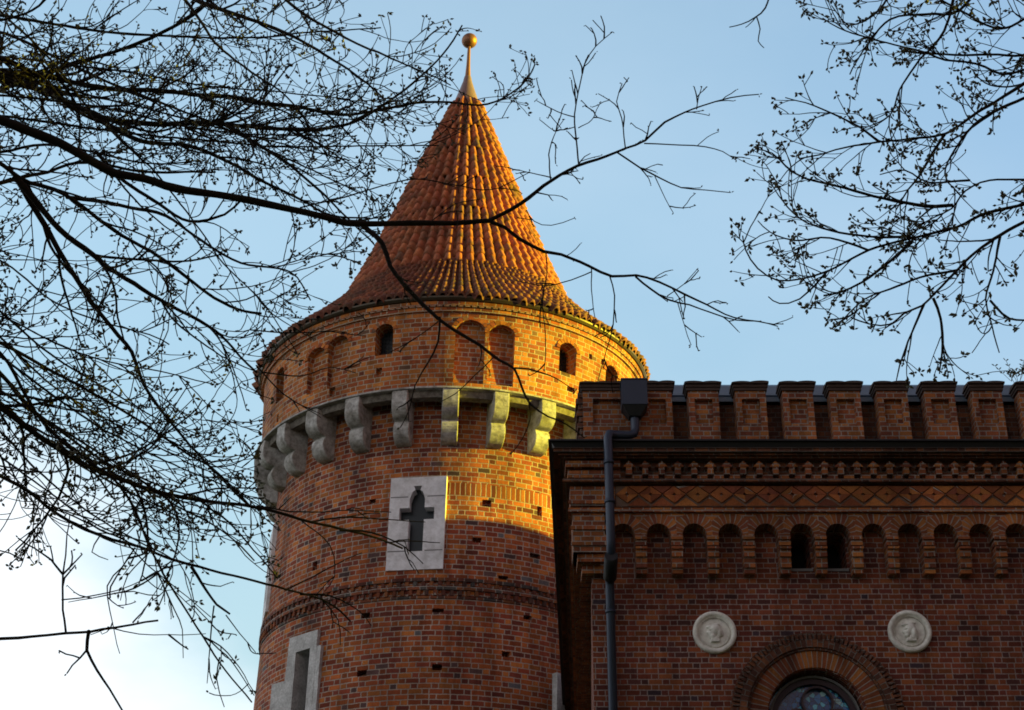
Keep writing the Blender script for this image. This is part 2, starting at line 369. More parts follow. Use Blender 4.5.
# slit in the front plaque, the lower left window, the hidden right one, the plaques on the flanks
phA, zA1 = tow(419, 478, 4.05); _, zA0 = tow(418, 570, 4.07); phB, zB1 = tow(305.5, 634, 4.13)
SL = [phA, phA-R_(72)]
for ph in SL:
    zb, zt = zA0, zA1; H = zt-zb
    w = .36
    poly = [(-.155, zb+.195*H), (.155, zb+.195*H), (.155, zb+.535*H), (.375, zb+.535*H), (.375, zb+.665*H), (.165, zb+.665*H), (.165, zb+.76*H), (.11, zb+.84*H), (.05, zb+.86*H), (.09, zb+.905*H), (-.09, zb+.905*H), (-.05, zb+.86*H), (-.11, zb+.84*H), (-.165, zb+.76*H), (-.165, zb+.665*H), (-.375, zb+.665*H), (-.375, zb+.535*H), (-.155, zb+.535*H)]
    CROSS = poly
    radial_prism(cut, ph, 4.4, 3.75, rectpoly(.9, zb+.15*H, zb+.93*H))
phC = phB; 
phR, _ = tow(583, 680, 4.12)
for ph in (phC, phR): radial_prism(cut, ph, 4.5, 3.5, rectpoly(.66, zB1-2.15, zB1-.3))
for px, py, w, h in ((487, 503, .2, .16), (540, 511, .12, .22), (535, 556, .26, .11), (477, 540, .2, .12), (475, 500, .01, .01), (438, 611, .24, .09), (437, 668, .2, .13), (366, 616, .2, .12), (363, 674, .22, .13), (315, 566, .14, .2), (503, 578, .22, .09), (372, 501, .16, .1), (527, 618, .2, .1), (505, 655, .18, .12)):
    if w < .05: continue
    ph, z = tow(px, py, 4.07)
    radial_prism(cut, ph, 4.4, 3.9, rectpoly(w, z-h/2, z+h/2))
carve(shaft, cut.build('cut', M['tower'], tower, recalc=True))
lean(shaft)
ms = MB(); ms.lathe([(3.28, 1), (3.28, 19)], seg=48); lean(ms.build('shaft_lining', M['void'], tower))

def plaque(ph, label=None):
    z0, z1 = zA0, zA1; H = z1-z0
    c, sn = math.cos(ph), math.sin(ph)
    mb = MB(); radial_prism(mb, ph, 4.10, 3.80, rectpoly(1.21, z0, z1, .01)); o = mb.build('stone_slit_window', M['plaque'], tower, recalc=True)
    # lift top / bottom depth to follow the batter: the plaque stands about plumb
    k = MB(); zb = z0
    poly = CROSS; radial_prism(k, ph, 4.3, 3.95, poly); radial_prism(k, ph, 3.96, 3.6, [(a*1.0, b) for a, b in rectpoly(.33, z0+.2*H, z0+.8*H)])
    kk = MB(); radial_prism(kk, ph, 4.3, 3.6, poly); carve(o, kk.build('cut', M['plaque'], tower, recalc=True))
    kk = MB(); radial_prism(kk, ph, 4.3, 3.6, [q for q in archpoly(.325, z0+.195*H, z0+.84*H, .2)]); carve(o, kk.build('cut', M['plaque'], tower, recalc=True))
    j = MB(); 
    for zj, wd in ((z0+.785*H, 1.18), (z0+.2*H, 1.2)): 
        for sx in (-.39, .4): j = MB(); radial_prism(j, ph, 4.1005, 4.09, rectpoly(.38, zj-.013, zj+.013, sx)); lean(j.build('stone_joint', M['rim'], o))
    lean(o)
    p = MB(); radial_prism(p, ph, 3.86, 3.84, rectpoly(1.1, z0+.02, z1-.02)); lean(p.build('pane', M['pane'], o))
    if label: o['label'] = label
    return o
plaque(SL[0]); plaque(SL[1])
def stonewin(ph):
    zt = zB1
    me = MB(); radial_prism(me, ph, 4.165, 3.7, [(-.5, zt-2.6), (.42, zt-2.6), (.42, zt), (-.45, zt-.0), (-.5, zt-.8)])
    o = me.build('stone_framed_window', M['stone'], tower, recalc=True)
    kk = MB(); radial_prism(kk, ph, 4.5, 3.5, rectpoly(.44, zt-2.2, zt-.36)); carve(o, kk.build('cut', M['stone'], tower, recalc=True))
    lean(o)
    for a in ((.42, zt-2.6, zt-.92, -.70), (.13, zt-1.85, zt-.36, .482)):
        q = MB(); radial_prism(q, ph, 4.16, 3.8, rectpoly(*a)); lean(q.build('quoin', M['stone'], o, recalc=True))
    p = MB(); radial_prism(p, ph, 3.78, 3.76, rectpoly(.46, zt-2.3, zt-.3)); lean(p.build('pane', M['pane'], o))
    b = MB()
    for s_ in (-.07, .07): radial_prism(b, ph, 3.90, 3.88, rectpoly(.02, zt-2.2, zt-.36, s_))
    lean(b.build('bar', M['black'], o))
    return o
stonewin(phC); stonewin(phR)

# belt course: two dentil rows between plain projecting courses
mb = MB(); zb0, zb1 = tow(440, 598, 4.12)[1], tow(440, 575, 4.12)[1]; Hh = zb1-zb0
r_ = rb(zb0)
mb.lathe([(r_-.02, zb0-.02), (r_+.025, zb0), (r_+.025, zb0+.05)], seg=SEG, smooth=False)
NB_ = 150
def dent(z0, z1, rr, off, skew):
    for k in range(NB_):
        ph = 2*PI*(k+off)/NB_; random.seed(k*7+int(off*10)); e = random.uniform(-.008, .01)
        w = 2*PI*rr/NB_*.52
        if random.random() < .04: continue
        c, sn = math.cos(ph), math.sin(ph)
        P = lambda s_, r, z: Vector((r*sn+s_*c, -r*c+s_*sn, z))
        a, b = rr-.03, rr+.05+e
        pl = [P(-w/2, a, 0), P(w/2, a, 0), P(w/2+skew*w*.3, b, 0), P(-w/2+skew*w, b, 0)]
        lo = [p+Vector((0, 0, z0)) for p in pl]; hi = [p+Vector((0, 0, z1)) for p in pl]
        uo = (k*.415+random.randint(0, 9)*.415, random.randint(0, 20)*.112)
        for q in ([lo[3], lo[2], hi[2], hi[3]], [lo[2], lo[1], hi[1], hi[2]], [lo[0], lo[3], hi[3], hi[0]], list(reversed(lo)), hi):
            mb.face(q, [(uo[0]+.05+.02*i, uo[1]+.04+.01*i) for i in range(4)])
dent(zb0+.06, zb0+.17, r_, 0, .4)
mb.lathe([(r_-.02, zb0+.175), (r_+.055, zb0+.18), (r_+.055, zb0+.255), (r_+.02, zb0+.265)], seg=SEG, smooth=False)
dent(zb0+.27, zb0+.36, r_-.01, .5, .4)
mb.lathe([(r_-.03, zb0+.365), (r_+.045, zb0+.37), (r_+.045, zb0+.44), (r_-.03, zb0+.47)], seg=SEG, smooth=False)
lean(mb.build('belt_course', M['belt'], tower))

# a course of bricks on end
sb = MB(); za_ = tow(500, 492, 4.07)[1]; ph0, ph1 = R_(-4), R_(75)
for i in range(80):
    p0, p1 = ph0+(ph1-ph0)*i/80, ph0+(ph1-ph0)*(i+1)/80; r0, r1 = rb(za_-.14)+.004, rb(za_+.14)+.004
    sb.face([tp(p0, r0, za_-.14), tp(p1, r0, za_-.14), tp(p1, r1, za_+.14), tp(p0, r1, za_+.14)], [(.02, p0*4.07), (.02, p1*4.07), (.30, p1*4.07), (.30, p0*4.07)])
M['soldier'] = brick('soldier_brick', 5, 5, .112, .021, palT, (.50, .40, .33), .4, .006)
lean(sb.build('soldier_course', M['soldier'], tower))
# corbel table
phi0 = tow(450, 415, 4.5)[0]
for k in range(26):
    ph = phi0+2*PI*k/26; mb = MB(); random.seed(k)
    prof = [(3.95, 18.155), (4.64, 18.155), (4.645, 17.95)]
    for q in range(9):
        a = R_(5+85*q/8); prof.append((4.38+.265*math.cos(a), 17.85-.29*math.sin(a)))
    prof += [(4.33, 17.54)]
    for q in range(10):
        a = R_(-25+115*q/9); prof.append((4.09+.31*math.cos(a), 17.37-.30*math.sin(a)))
    prof += [(3.95, 17.06)]
    c, sn = math.cos(ph), math.sin(ph); w = .35+random.uniform(-.015, .015)
    def P(s_, r, z): return Vector((r*sn+s_*c, -r*c+s_*sn, z))
    A = [P(-w/2, r, z) for r, z in prof]; B = [P(w/2, r, z) for r, z in prof]
    mb.face(A); mb.face(list(reversed(B)))
    for i in range(len(prof)-1): mb.face([A[i+1], A[i], B[i], B[i+1]])
    mb.face([A[0], A[-1], B[-1], B[0]])
    o = lean(mb.build('corbel', M['corbel'], tower, recalc=True))
    bv = o.modifiers.new('bevel', 'BEVEL'); bv.width = .018; bv.segments = 2; bv.limit_method = 'ANGLE'; bv.angle_limit = R_(50)
mb = MB(); mb.lathe([(4.2, 18.16), (4.655, 18.16), (4.665, 18.165), (4.665, 18.205), (4.56, 18.22), (4.3, 18.22)], seg=SEG, smooth=False); lean(mb.build('corbel_slab', M['corbel'], tower))
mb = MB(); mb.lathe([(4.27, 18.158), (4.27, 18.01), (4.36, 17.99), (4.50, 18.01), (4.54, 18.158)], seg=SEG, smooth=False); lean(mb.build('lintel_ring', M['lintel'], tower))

# drum
drum = ringwall([(4.50, 18.225), (4.55, 19), (4.60, 20.1)], 3.7, 'drum_wall', M['drum'])
cut = MB(); openings = []
def niche(px, ytop, zbot, w, depth, open_=False, ybot=None):
    ph, zt = tow(px, ytop, 4.58)
    zb = zbot if ybot is None else tow(px, ybot, 4.58)[1]
    radial_prism(cut, ph, 4.9, 4.56-depth, archpoly(w, zb, zt, w*.42))
    if open_: openings.append((ph, zb, zt, w))
    return ph, zt, zb
NZ = 18.36
niches = [niche(471, 320, NZ, .66, .13), niche(502.5, 325, NZ+.02, .60, .16), niche(339, 336, NZ+.25, .56, .15), niche(317, 348, NZ+.3, .56, .15)]
ops = [niche(385, 324, 0, .42, .62, True, 354), niche(568.5, 343, 0, .48, .62, True, 373), niche(612, 366, 0, .5, .62, True, 394), niche(281, 368, 0, .42, .62, True, 398)]
for px, py, w, h in ((378.5, 371, .14, .17), (469, 372, .16, .15), (331, 391, .17, .2), (276, 418, .1, .2), (590, 357, .1, .13), (602, 362, .1, .13), (403, 310, .14, .14), (572, 389, .22, .12)):
    ph, z = tow(px, py, 4.56); radial_prism(cut, ph, 4.9, 4.42, rectpoly(w, z-h/2, z+h/2))
for q in range(6):      # the far side carries the same openings
    ph = R_(95+q*28); radial_prism(cut, ph, 4.9, 3.94, archpoly(.45, 19.15, 19.95, .19))
carve(drum, cut.build('cut', M['drum'], tower, recalc=True)); lean(drum)
for i, (ph, zb, zt, w) in enumerate(openings):
    c, sn = math.cos(ph), math.sin(ph)
    p = MB(); radial_prism(p, ph, 4.20, 4.18, archpoly(w+.02, zb-.01, zt+.01, w*.42)); win = lean(p.build('window', M['pane'], tower))
    b = MB()
    for k in range(1, 5):
        radial_prism(b, ph, 4.26, 4.245, rectpoly(.014, zb, zt-.02, -w/2+w*k/5))
    for k in range(1, 8): radial_prism(b, ph, 4.275, 4.262, rectpoly(w, zb+(zt-zb)*k/8-.006, zb+(zt-zb)*k/8+.006))
    lean(b.build('grille', M['black'], win))
# arch rings over the openings: bricks on edge
for (ph, zt, zb), w in zip(niches+ops, (.66, .60, .56, .56, .42, .48, .5, .42)):
    ar = MB(); rise = w*.42; nb = 9; cz = zt-rise
    for k in range(nb):
        a0 = PI*(k+.08)/nb; a1 = PI*(k+.92)/nb
        def Q(a, e): return ((w/2+e)*math.cos(a), cz+(rise+e)*math.sin(a))
        uo = random.randint(0, 50)*.415; vo = random.randint(0, 50)*.112
        poly = [Q(a0, .005), Q(a0, .10), Q(a1, .10), Q(a1, .005)]
        b0 = len(ar.uv); radial_prism(ar, ph, 4.592+random.uniform(-.003, .004), 4.5, poly)
        for q in range(b0, len(ar.uv)): ar.uv[q] = [(uo+.05+.03*i, vo+.045+.01*i) for i in range(len(ar.uv[q]))]
    lean(ar.build('arch_ring', M['drum'], tower, recalc=True))
# eaves mouldings
mb = MB(); mb.lathe([(4.55, 20.04), (4.655, 20.06), (4.665, 20.15), (4.62, 20.155), (4.62, 20.18), (4.69, 20.2), (4.70, 20.285), (4.5, 20.29)], seg=SEG, smooth=False)
for k in range(190):
    ph = 2*PI*k/190; radial_prism(mb, ph, 4.70, 4.6, rectpoly(.115, 20.157, 20.197))
lean(mb.build('eaves_moulding', M['drum'], tower))
mb = MB(); mb.lathe([(4.55, 20.292), (4.70, 20.292), (4.735, 20.30), (4.77, 20.35), (4.775, 20.385), (4.74, 20.40), (4.5, 20.40)], seg=SEG, smooth=False); lean(mb.build('gutter', M['gutter'], tower))
# roof
def course_rows(mb, r0, z0, r1, z1, n, cidx, lift=.03, amp=.045, phase=0, sub=8):
    sl = Vector((r0-r1, z1-z0)); nl = Vector((z1-z0, r0-r1)).normalized()
    rnd = random.Random(cidx*131+n); jit = [rnd.uniform(-.012, .012) for _ in range(n+1)]; jz = [rnd.gauss(0, .02) for _ in range(n+1)]
    rows = [[], [], []]
    for k in range(n):
        for q in range(sub):
            t = q/sub; ph = 2*PI*(k+t+phase)/n
            x = (t-.5)/.30
            f = math.sqrt(max(0, 1-x*x)) if abs(x) < 1 else -.85*math.sin((abs(t-.5)-.30)/.40*PI)
            for ri, (r, z, L) in enumerate(((r0, z0, lift-.05), (r0, z0, lift), (r1, z1, -.005))):
                off = amp*f+L+(jit[k] if ri == 1 else 0)
                if ri == 0: off = amp*f-.03
                dz = jz[k] if ri < 2 else 0
                dr = -jz[k]*(r0-r1)/(z1-z0) if ri < 2 else 0
                rows[ri].append(tp(ph, r+nl[0]*off+dr, z+nl[1]*off+dz))
    mb.grid(rows, lambda i, j: ((j-.01)/sub+.005, cidx+.3+.2*i), True, True)
    # one uv cell per tile
    tot = n*sub; base = len(mb.uv)-2*tot
    for i in range(2):
        for j in range(tot):
            k = j//sub; mb.uv[base+i*tot+j] = [(k+.5, cidx+.5)]*4
def rp(z):      # upper cone radius
    t = (z-22.35)/(29.05-22.35); return 2.86*(1-t)+.31*t-.16*math.sin(PI*t)*(1-t)*.6
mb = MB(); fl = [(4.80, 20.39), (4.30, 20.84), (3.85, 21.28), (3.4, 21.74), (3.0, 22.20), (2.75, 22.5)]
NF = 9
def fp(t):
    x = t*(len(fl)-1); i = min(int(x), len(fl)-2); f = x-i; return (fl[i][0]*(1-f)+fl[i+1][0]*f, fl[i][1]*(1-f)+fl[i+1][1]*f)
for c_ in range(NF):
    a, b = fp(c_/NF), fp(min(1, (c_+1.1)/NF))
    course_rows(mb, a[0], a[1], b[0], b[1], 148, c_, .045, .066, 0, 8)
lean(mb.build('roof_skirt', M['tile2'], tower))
mb = MB(); z = 22.36; ci = 0
zones = [(24.3, 66), (25.6, 50), (26.7, 38), (27.6, 28), (28.4, 20), (29.2, 14)]
while z < 28.95:
    h = .30; n = next(n_ for zt, n_ in zones if z < zt)
    z2 = min(z+h*1.08, 29.07); course_rows(mb, rp(z), z, rp(z2), z2, n, 40+ci, .055, min(.11, .085*2*PI*rp(z)/n/.26), 0 if ci % 1 == 0 else .5, 8)
    z += h; ci += 1
lean(mb.build('conical_roof', M['tile'], tower))
fin = MB(); fin.lathe([(.36, 28.93), (.35, 29.0), (.24, 29.35), (.13, 29.72), (.095, 29.9)], seg=24); fin = lean(fin.build('finial', M['coppercap'], tower))
q = MB(); q.lathe([(.08, 29.88), (.055, 30.3), (.045, 30.75), (.04, 30.95)], seg=12); lean(q.build('rod', M['gold'], fin))
q = MB(); q.lathe([(.001, 30.92)]+[(.215*math.sin(PI*k/14), 31.13-.215*math.cos(PI*k/14)) for k in range(1, 14)]+[(.001, 31.35)], seg=24); lean(q.build('ball', M['gold'], fin))

# ------------------------------------------------------------------ the brick building
bld = empty('brick_building', (1.085, 22.3, 0))
tag(bld, 'dark red brick building with battlements, corbelled arcade frieze and two white medallions, in shade', 'building')
bl = -Vector((1.085, 22.3, 0))
def bb(mb, name, m, parent=None, **k):
    o = mb.build(name, m, parent or bld, **k)
    if parent is None: o.matrix_parent_inverse = Matrix.Translation(bl)
    else: pass
    return o
YW = 22.30; XC = 1.085; XR = 17.0; YB = 38.0
SK = math.tan(R_(2.36))
ZT = zz(400, 22.6)
# main wall
mb = MB(); poly = [(XC, YW, 0), (XR, YW, 0), (XR, YB, 0), (XC+SK*(YB-YW), YB, 0)]
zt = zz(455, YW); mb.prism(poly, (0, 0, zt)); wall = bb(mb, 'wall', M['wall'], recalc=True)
for p in ():
    pass
WX = at(818, 700, 22.2).x; WZ = 7.83
zn = lambda y: zz(y, YW)
cut = MB()
def yprism(cut, poly, x, y0, y1):
    a = [Vector((x+s, y0, z)) for s, z in poly]; cut.prism(a, (0, y1-y0, 0))
def parch(w, z0, zc, n=24): return [(-w/2, z0), (w/2, z0)]+[(w/2*math.cos(PI*k/n), zc+w/2*math.sin(PI*k/n)) for k in range(n+1)]
yprism(cut, parch(1.30, 5.2, WZ), WX, 21.9, 22.75)
PITCH = .4915; AX0 = at(802, 540, 22.1).x
zs = zz(536, 22.1)
for k in (0, 1):
    yprism(cut, parch(.27, zz(569, YW), zz(542, YW), 10), AX0+k*PITCH, 21.9, 23.0)
carve(wall, cut.build('cut', M['wall'], bld, recalc=True)) if False else None
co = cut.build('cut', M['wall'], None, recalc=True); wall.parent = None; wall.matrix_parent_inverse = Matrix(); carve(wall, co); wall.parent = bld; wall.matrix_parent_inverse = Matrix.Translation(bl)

# swept courses round the corner: list of (projection, z_bottom, z_top, material)
def sweep(name, prof, m, uvscale=1):
    """prof: list of (d, z) outward offset and height, swept back -> corner -> right"""
    mb = MB(); rows = []
    for d, z in prof:
        xa = XC-d*math.cos(R_(2.36))-d*math.sin(R_(2.36))*0
        xb = XC+SK*(YB-YW)-d
        rows.append([Vector((xb, YB, z)), Vector((xa-SK*d, YW-d, z)), Vector((XR, YW-d, z))])
    U = [-(YB-YW), 0, XR-XC]; L = [prof[0][1]]
    for i in range(1, len(prof)): L.append(L[-1]+math.hypot(prof[i][0]-prof[i-1][0], prof[i][1]-prof[i-1][1]))
    for i in range(len(prof)-1):
        for j in (0, 1): mb.face([rows[i][j], rows[i][j+1], rows[i+1][j+1], rows[i+1][j]], [(U[j], L[i]), (U[j+1], L[i]), (U[j+1], L[i+1]), (U[j], L[i+1])])
    return bb(mb, name, m)
def zp(y, d): return zz(y, YW-d)
# courses
dA, dF, dD, dC = .25, .28, .33, .56
ZA0, ZA1 = zp(513.5, dA), None
sweep('frieze_base', [(dA-.04, zp(513.5, dA)), (dA+.05, zp(513, dA)), (dA+.05, zp(509, dA)), (dF-.08, zp(508.4, dF)), (dF-.08, zp(505.5, dF))], M['arch'])
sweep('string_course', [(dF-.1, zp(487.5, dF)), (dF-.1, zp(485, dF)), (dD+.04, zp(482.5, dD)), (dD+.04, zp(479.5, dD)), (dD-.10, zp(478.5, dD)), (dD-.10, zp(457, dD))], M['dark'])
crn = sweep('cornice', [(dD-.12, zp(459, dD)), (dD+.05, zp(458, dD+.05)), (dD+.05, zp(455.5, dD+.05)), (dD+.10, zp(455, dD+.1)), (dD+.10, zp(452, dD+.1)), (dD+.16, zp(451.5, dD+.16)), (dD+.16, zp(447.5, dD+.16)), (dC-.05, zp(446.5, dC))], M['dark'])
sweep('cornice_flashing', [(dC-.10, zp(446.5, dC)), (dC-.09, zp(446, dC)), (dC-.045, zp(440.6, dC)), (dC, zp(440.5, dC)), (dC, zp(439, dC)), (dC-.05, zp(438, dC)+.01), (0, zp(438, dC)+.10)], M['black'])
# the flat corner strip below the frieze
ZF = zp(513.5, dA)
mb = MB(); zb = zp(577, 0)
xs0 = at(616, 540, YW-dA).x
# stepped left strip of the arcade zone
mb.box(XC-dA, xs0-.10, YW-dA, YW+.3, zp(552, dA), ZF+.01)
mb.box(XC-dA+.06, xs0-.10, YW-dA+.06, YW+.3, zp(560, dA), zp(552, dA)-.003)
mb.box(XC-dA+.12, xs0-.10, YW-dA+.12, YW+.3, zp(570, dA), zp(560, dA)-.003)
mb.box(XC-dA-.03, xs0-.12, YW-dA-.03, YW-dA+.001-.004, zp(530, dA), zp(526, dA)); mb.box(XC-dA-.03, xs0-.12, YW-dA-.03, YW-dA-.003, zp(546, dA), zp(543, dA))
bb(mb, 'corner_pier', M['arch'])
# side arcade band (plain) receding to the tower
mb = MB()
for d, z0, z1 in ((dA, zp(552, dA), ZF), (dA-.07, zp(562, dA), zp(552, dA)-.003)):
    a = Vector((XC-d-.001, YW-dA+.02, 0)); b = Vector((XC+SK*(YB-YW)-d, YB, 0))
    mb.face([b+Vector((0, 0, z0)), a+Vector((0, 0, z0)), a+Vector((0, 0, z1)), b+Vector((0, 0, z1))], [(YB, z0), (YW, z0), (YW, z1), (YB, z1)])
    mb.face([b+Vector((.3, 0, z0)), a+Vector((.3, 0, z0)), a+Vector((0, 0, z0)), b+Vector((0, 0, z0))])
bb(mb, 'side_band', M['arch'])

# blind arcade
vr_ = MB(); mb = MB(); yf = YW-dA; a_ = .166; RO = .15; z1 = ZF
nb0 = -5; nb1 = 14
for k in range(nb0, nb1+1):
    x = AX0+k*PITCH; hw = PITCH/2
    if k == nb0: pass
    N = 14
    for i in range(N):
        t0, t1 = PI*i/N, PI*(i+1)/N
        def O(t):
            c = abs(math.cos(t)); r = a_+RO
            if c > 1e-6: r = min(r, hw/c)
            if math.sin(t) > 1e-6: r = min(r, (z1-zs)/math.sin(t))
            return r
        def PT(t, r, y=yf): return (x+r*math.cos(t), y, zs+r*math.sin(t))
        r0, r1 = O(t0), O(t1)
        vr_.face([PT(t0, a_), PT(t0, r0), PT(t1, r1), PT(t1, a_)][::-1], [(a_, t0*.236+k*.149), (r0, t0*.236+k*.149), (r1, t1*.236+k*.149), (a_, t1*.236+k*.149)][::-1])
        # infill out to the square bay
        def SQ(t):
            c, s_ = math.cos(t), math.sin(t); m_ = 1e9
            if abs(c) > 1e-6: m_ = hw/abs(c)
            if s_ > 1e-6: m_ = min(m_, (z1-zs)/s_)
            return m_
        q0, q1 = SQ(t0), SQ(t1)
        tc_ = math.atan2(z1-zs, hw)
        for tcc in ((tc_, PI-tc_)):
            pass
        pts = [PT(t0, r0), PT(t0, q0)]
        for tcc in (tc_, PI-tc_):
            if t0 < tcc < t1: pts.append(PT(tcc, SQ(tcc)))
        pts += [PT(t1, q1), PT(t1, r1)]
        if q0-r0 > 1e-4 or q1-r1 > 1e-4: mb.face(pts[::-1])
        # soffit of the arch
        mb.face([PT(t0, a_), PT(t1, a_), PT(t1, a_, YW+.02), PT(t0, a_, YW+.02)], [(0, t0*.236), (0, t1*.236), (.2, t1*.236), (.2, t0*.236)])
    # pier to the right of this bay
    px0, px1 = x+a_, x+PITCH-a_
    if k < nb1 or True:
        zc1 = zs; e = .028
        zz1 = zp(545, dA); zz2 = zp(549, dA); zz3 = zp(556, dA); zz4 = zp(566, dA); zz5 = zp(571, dA); zz6 = zp(577.5, 0)
        uo = (random.random()*5, 0)
        mb.box(px0, px1, yf, YW+.02, zz1, zs, uo)
        mb.box(px0-.0, px1+.0, yf-.03, YW+.02, zs-.075, zs-.035, uo)
        mb.box(px0, px1, yf-.025, YW+.02, zz2, zz1-.025, uo)
        mb.box(px0+.004, px1-.004, yf+.012, YW+.02, zz3, zz2-.002, uo)
        mb.box(px0+.004, px1-.004, yf+.05, YW+.02, zz4, zz3-.002, uo)
        mb.box(px0+.008, px1-.008, yf+.09, YW+.02, zz5, zz4-.002, uo)
        mb.box(px0+.012, px1-.012, yf+.13, YW+.02, zz6, zz5-.002, uo)
arc_ = bb(mb, 'blind_arcade', M['arch']); vr_.build('arch_bricks', M['vous'], arc_)
for k in (0, 1):
    x = AX0+k*PITCH
    mb = MB(); mb.box(x-.16, x+.16, YW+.5, YW+.52, zz(572, YW)-.2, zz(530, YW)+.2); w_ = bb(mb, 'window', M['void'])
    s_ = MB(); s_.box(x-.15, x+.15, YW-.02, YW+.2, zz(571.5, YW), zz(569, YW)); bb(s_, 'sill', M['rim'], w_); 
# rest of the flat front of arcade zone to the right of last bay is outside the picture
# diamond frieze
mb = MB(); yd = YW-dF; DP = 23.6/72.3; z0 = zp(505.5, dF); z1 = zp(486.5, dF); H = z1-z0; zm = z0+.56*H; hh = H*.46; x0 = at(617, 495, yd).x
bed = MB(); bed.face([(x0-.02, yd+.012, z0-.01), (XR, yd+.012, z0-.01), (XR, yd+.012, z1+.01), (x0-.02, yd+.012, z1+.01)]); bb(bed, 'frieze_bed', M['mortar'])
k = 0; x = x0+DP*.42
def bar(pts, yf_, yb, u, v):
    b0 = len(mb.uv); mb.prism([(a, yf_, b) for a, b in pts], (0, yb-yf_, 0))
    for q in range(b0, len(mb.uv)): mb.uv[q] = [(u+.04+.025*i, v+.03+.004*i) for i in range(len(mb.uv[q]))]
while x < XR-.3:
    pit = MB(); pit.box(x-.026, x+.026, yd+.004, yd+.008, zm-.018, zm+.022); pit.build('pit', M['void'], None) if False else None
    hd = .030; g_ = .002; DC = (random.randint(0, 40)*.28, random.randint(0, 40)*.0745)
    for sx, sz in ((1, 1), (-1, 1), (1, -1), (-1, -1)):
        wx = DP*.5-.009; o1 = (x+sx*g_/2, zm+sz*(hh-.008)); o2 = (x+sx*wx, zm+sz*g_*.6); i2 = (x+sx*hd, zm+sz*g_*.6); i1 = (x+sx*g_/2, zm+sz*hd*.8)
        p = [o1, o2, i2, i1]
        if sx*sz > 0: p = p[::-1]
        bar(p, yd-.022+random.uniform(-.003, .003), yd+.06, DC[0]+(.14 if sx*sz > 0 else 0), DC[1]+.012*sx)
    # lower triangle between diamonds stands a little proud, upper sits back
    bar([(x+DP*.5-DP*.475, z0), (x+DP*.5+DP*.475, z0), (x+DP*.5, z0+hh*.95)], yd+.006, yd+.06, random.randint(0, 40)*.28, random.randint(0, 40)*.0745)
    bar([(x+DP*.06, z1), (x+DP*.94, z1), (x+DP*.5, z1-(z1-zm)*.86)][::-1], yd-.016, yd+.06, random.randint(0, 40)*.28, random.randint(0, 40)*.0745)
    x += DP; k += 1
bb(mb, 'diamond_frieze', M['arch'], recalc=True)
mb = MB(); xl = XC-dF+.04
mb.box(XC-dF, x0-.03, yd, YW+.1, z0, z1); mb.box(XC-dF-.025, x0-.03, yd-.025, yd-.002, z0+.02, z0+.07); 
bb(mb, 'corner_block', M['arch'])
# dentil row
mb = MB(); yq = YW-dD; DW = 16.3/71.8; x = at(629, 470, yq).x; xq0 = x-.12
zt_, zb_ = zp(460.5, dD), zp(479, dD)
while x < XR-.3:
    za = zp(474, dD); zb2 = zp(467, dD); zh = zp(461, dD)
    mb.box(x-.040, x+.040, yq, yq+.11, za, zb2, (random.randint(0, 30)*.28, random.randint(0, 30)*.0745))
    mb.prism([(x-.085, yq-.01, zb2+.002), (x+.085, yq-.01, zb2+.002), (x+.055, yq-.01, zb2+.04), (x, yq-.01, zh)], (0, .12, 0))
    mb.box(x+.043, x+DW-.043, yq+.045, yq+.11, zp(478.5, dD), zp(473.5, dD))
    x += DW
bb(mb, 'dentil_row', M['arch'], recalc=True)
mb = MB(); mb.box(XC-dD+.02, xq0-.0, yq+.02, YW+.1, zp(477, dD), zp(470, dD)); mb.box(XC-dD-.01, xq0, yq-.01, YW+.1, zp(467, dD), zp(461, dD)); bb(mb, 'corner_moulding', M['arch'])

# parapet: back wall, zinc flashing, merlons
ym = YW-.30; zbase = zp(438, dC)-.02
mb = MB(); mb.box(XC-.02, XR, YW+.04, YW+.34, zbase-.3, zz(405, YW+.04)); 
mb.face([(XC-.02+SK*14-.0, YW+14, zbase), (XC-.02, YW+.1, zbase), (XC-.02, YW+.1, zz(405, YW)), (XC-.02+SK*14, YW+14, zz(405, YW))])
bb(mb, 'parapet_wall', M['dark'])  # the dark brick colour stands in for shade in the merlon gaps
mb = MB(); zf0, zf1 = zz(405, 22.45), zz(386, 22.6)
prof = [(22.25, zf0-.04), (22.25, zf0+.03), (22.40, zf0+.04), (22.42, zf0+.12), (22.38, zf0+.125), (22.38, zf0+.16), (22.46, zf0+.17), (22.50, zf1-.05), (22.54, zf1-.01), (22.66, zf1), (22.75, zf1-.03), (22.75, zf0-.05)]
xa, xb = at(640, 395, 22.6).x, XR
for i in range(len(prof)-1):
    mb.face([(xa, *prof[i]), (xb, *prof[i]), (xb, *prof[i+1]), (xa, *prof[i+1])])
mb.face([(xa, *p) for p in prof])
bb(mb, 'zinc_flashing', M['zinc'])
